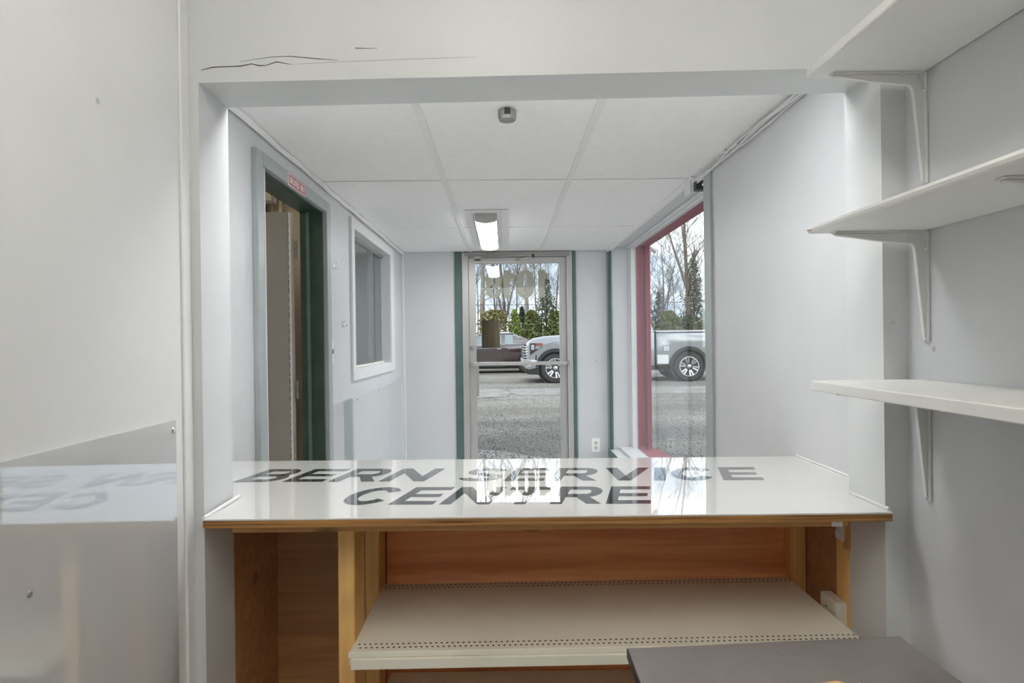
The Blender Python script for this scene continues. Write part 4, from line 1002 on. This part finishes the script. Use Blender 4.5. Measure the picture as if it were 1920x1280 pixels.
def spruce(x, y, h, r, seed, m, lab, gapy=.0):
    rnd = random.Random(seed); g = gz(27)+.1
    th = thing('spruce_tree', (x, y, g), lab, 'tree', 'spruces beyond the lot')
    MB().tube([(x, y, g-.1), (x, y, g+h)], [.07, .01], 6).build('trunk', M['bark2'], th)
    mb = MB(); lv = int(h*8)
    for i in range(lv):
        tt = (i+.5)/lv; z = g+.3+(h-.3)*tt; R = r*1.15*(1-tt)**.9+.05
        for k in range(rnd.randint(11, 15)):
            a = rnd.uniform(0, 2*pi); L = R*rnd.uniform(.55, 1.1)
            for j in range(max(3, int(L*14))):
                f = ((j+.5)/max(3, int(L*14)))**.65; px = x+cos(a)*L*f+rnd.uniform(-.07, .07); pyy = y+sin(a)*L*f+rnd.uniform(-.07, .07)
                leafmesh(mb, rnd, (px, pyy, z-.30*L*f*f+.12*f+rnd.uniform(-.07, .05)), rnd.uniform(.045, .085))
    mb.build('needles', m, th, fix=False); return th
def bush(x, y, h, rx, ry, seed, m, lab, n=1500, s=.09, cone=.5, name='cedar_bush', grp='bushes beyond the lot', cat='bush'):
    rnd = random.Random(seed); g = gz(27)+.1
    th = thing(name, (x, y, g), lab, cat, grp)
    st = MB()
    for k in range(6):
        a = rnd.uniform(0, 2*pi); st.tube([(x, y, g-.05), (x+cos(a)*rx*.3, y+sin(a)*ry*.3, g+h*.45), (x+cos(a)*rx*.5, y+sin(a)*ry*.5, g+h*.8)], [.03, .02, .006], 4, False)
    st.build('stems', M['bark2'], th, fix=False)
    mb = MB(); lob = [(rnd.uniform(-.5, .5), rnd.uniform(-.5, .5), rnd.uniform(0, 6.28)) for _ in range(7)]
    for i in range(n):
        tt = rnd.random()**.85; a = rnd.uniform(0, 2*pi)
        R = (1-tt)**cone*(.82+.22*sin(3*a+lob[int(tt*6.9)][2]))*(.4+.6*min(1, tt*5)) ; rr = R*(rnd.random()**.35)
        leafmesh(mb, rnd, (x+cos(a)*rr*rx, y+sin(a)*rr*ry, g+.05+h*tt), s*rnd.uniform(.6, 1.2))
    mb.build('foliage', m, th, fix=False); return th
spruce(2.15, 30.0, 4.2, 1.35, 1, M['conifer'], 'dark spruce at the right of the entrance door view')
spruce(9.95, 31.0, 5.4, 1.05, 2, M['conifer'], 'pointed spruce right of the tall forked tree in the window view')
spruce(7.10, 31.0, 4.6, 1.0, 3, M['conifer'], 'spruce half hidden by the red window frame')
spruce(8.75, 33.5, 3.6, 1.0, 4, M['conifer'], 'low spruce behind the tall forked tree in the window view')
spruce(4.4, 32, 5.2, 1.3, 5, M['conifer'], 'spruce beyond the wall between door and window views')
spruce(-3.2, 33, 5.0, 1.3, 6, M['conifer'], 'spruce beyond the lot left of the door view')
spruce(12.2, 31, 5.6, 1.4, 7, M['conifer'], 'spruce beyond the lot right of the window view')
bush(1.35, 28.2, 2.4, .75, .7, 1, M['cedar'], 'olive green cedar bush above the truck hood, left one', 2800, .08, .35)
bush(2.55, 28.2, 2.35, 1.05, .9, 2, M['cedar'], 'wide olive green cedar bush above the truck hood, right one', 3200, .085, .35)
bush(.55, 29, 2.5, .6, .6, 3, M['shrub'], 'bright spring green shrub in the middle of the door view', 1300, .075, .45, 'spring_shrub')
bush(-.45, 29.2, 2.5, 1.3, .8, 4, M['scrub'], 'yellowish sparse scrub behind the sedan roof', 3200, .08, .3, 'sparse_scrub')
bush(-2.0, 29.5, 2.4, 1.1, .8, 5, M['scrub'], 'yellowish sparse scrub left of the sedan', 1300, .07, .3, 'sparse_scrub')
bush(.95, 30.5, 2.7, .55, .5, 11, M['conifer'], 'dark narrow evergreen behind the bright shrub', 1300, .08, .6)
bush(7.85, 28.2, 2.3, 1.0, .8, 6, M['cedar'], 'rounded olive cedar bush above the truck bed, left one', 3200, .085, .35)
bush(9.85, 28.4, 2.4, .95, .8, 7, M['cedar'], 'olive cedar bush above the truck bed, right one', 2800, .085, .4)
bush(8.95, 29, 2.1, .8, .6, 12, M['conifer'], 'dark low evergreen between the two cedar bushes', 1700, .08, .4)
bush(6.6, 28.6, 2.6, .9, .8, 13, M['cedar'], 'cedar bush hidden behind the truck cab', 2200, .085, .4)
bush(4.6, 28.6, 2.5, 1.0, .8, 8, M['cedar'], 'cedar bush beyond the truck cab', 2200, .085, .4)
bush(11.6, 28.6, 2.5, 1.0, .8, 9, M['cedar'], 'cedar bush beyond the truck tail', 2200, .085, .4)
bush(-4.0, 29, 2.4, 1.2, .8, 10, M['scrub'], 'sparse scrub beyond the lot far left', 1300, .07, .3, 'sparse_scrub')
# red twiggy shrub
for (x, y, sd_, lab) in ((8.95, 28.0, 31, 'leafless reddish twig shrub above the truck bed'),):
    rnd = random.Random(sd_); g = gz(27)+.1; th = thing('twig_shrub', (x, y, g), lab, 'bush'); mb = MB()
    for k in range(34):
        a = rnd.uniform(0, 2*pi); R = rnd.uniform(.1, .7); hh = rnd.uniform(1.2, 2.2)
        mb.tube([(x, y, g), (x+cos(a)*R*.5, y+sin(a)*R*.4, g+hh*.55), (x+cos(a)*R, y+sin(a)*R*.6, g+hh)], [.018, .012, .004], 4, False)
    mb.build('stems', M['bark2'], th, fix=False)
# utility wire
uw = MB().tube([(-26+3*i, 26.6, H(1.56+.0011*((-26+3*i)-2)**2)) for i in range(23)], .012, 5)
tag(uw.build('utility_wire', M['wire']), 'dark utility wire strung across the trees beyond the lot', 'wire')

for px, lab in ((-26, 'wooden utility pole at the left end of the utility wire'), (40, 'wooden utility pole at the right end of the utility wire')):
    up_ = thing('utility_pole', (px, 26.6, gz(26.6)), lab, 'pole', 'utility poles')
    MB().tube([(px, 26.6, gz(26.6)-.1), (px, 26.6, 7.6)], [.14, .10], 12).build('shaft', M['bark2'], up_, smooth=True)
    B(px-.06, px+.06, 25.7, 27.5, 7.0, 7.12).build('crossarm', M['bark2'], up_)
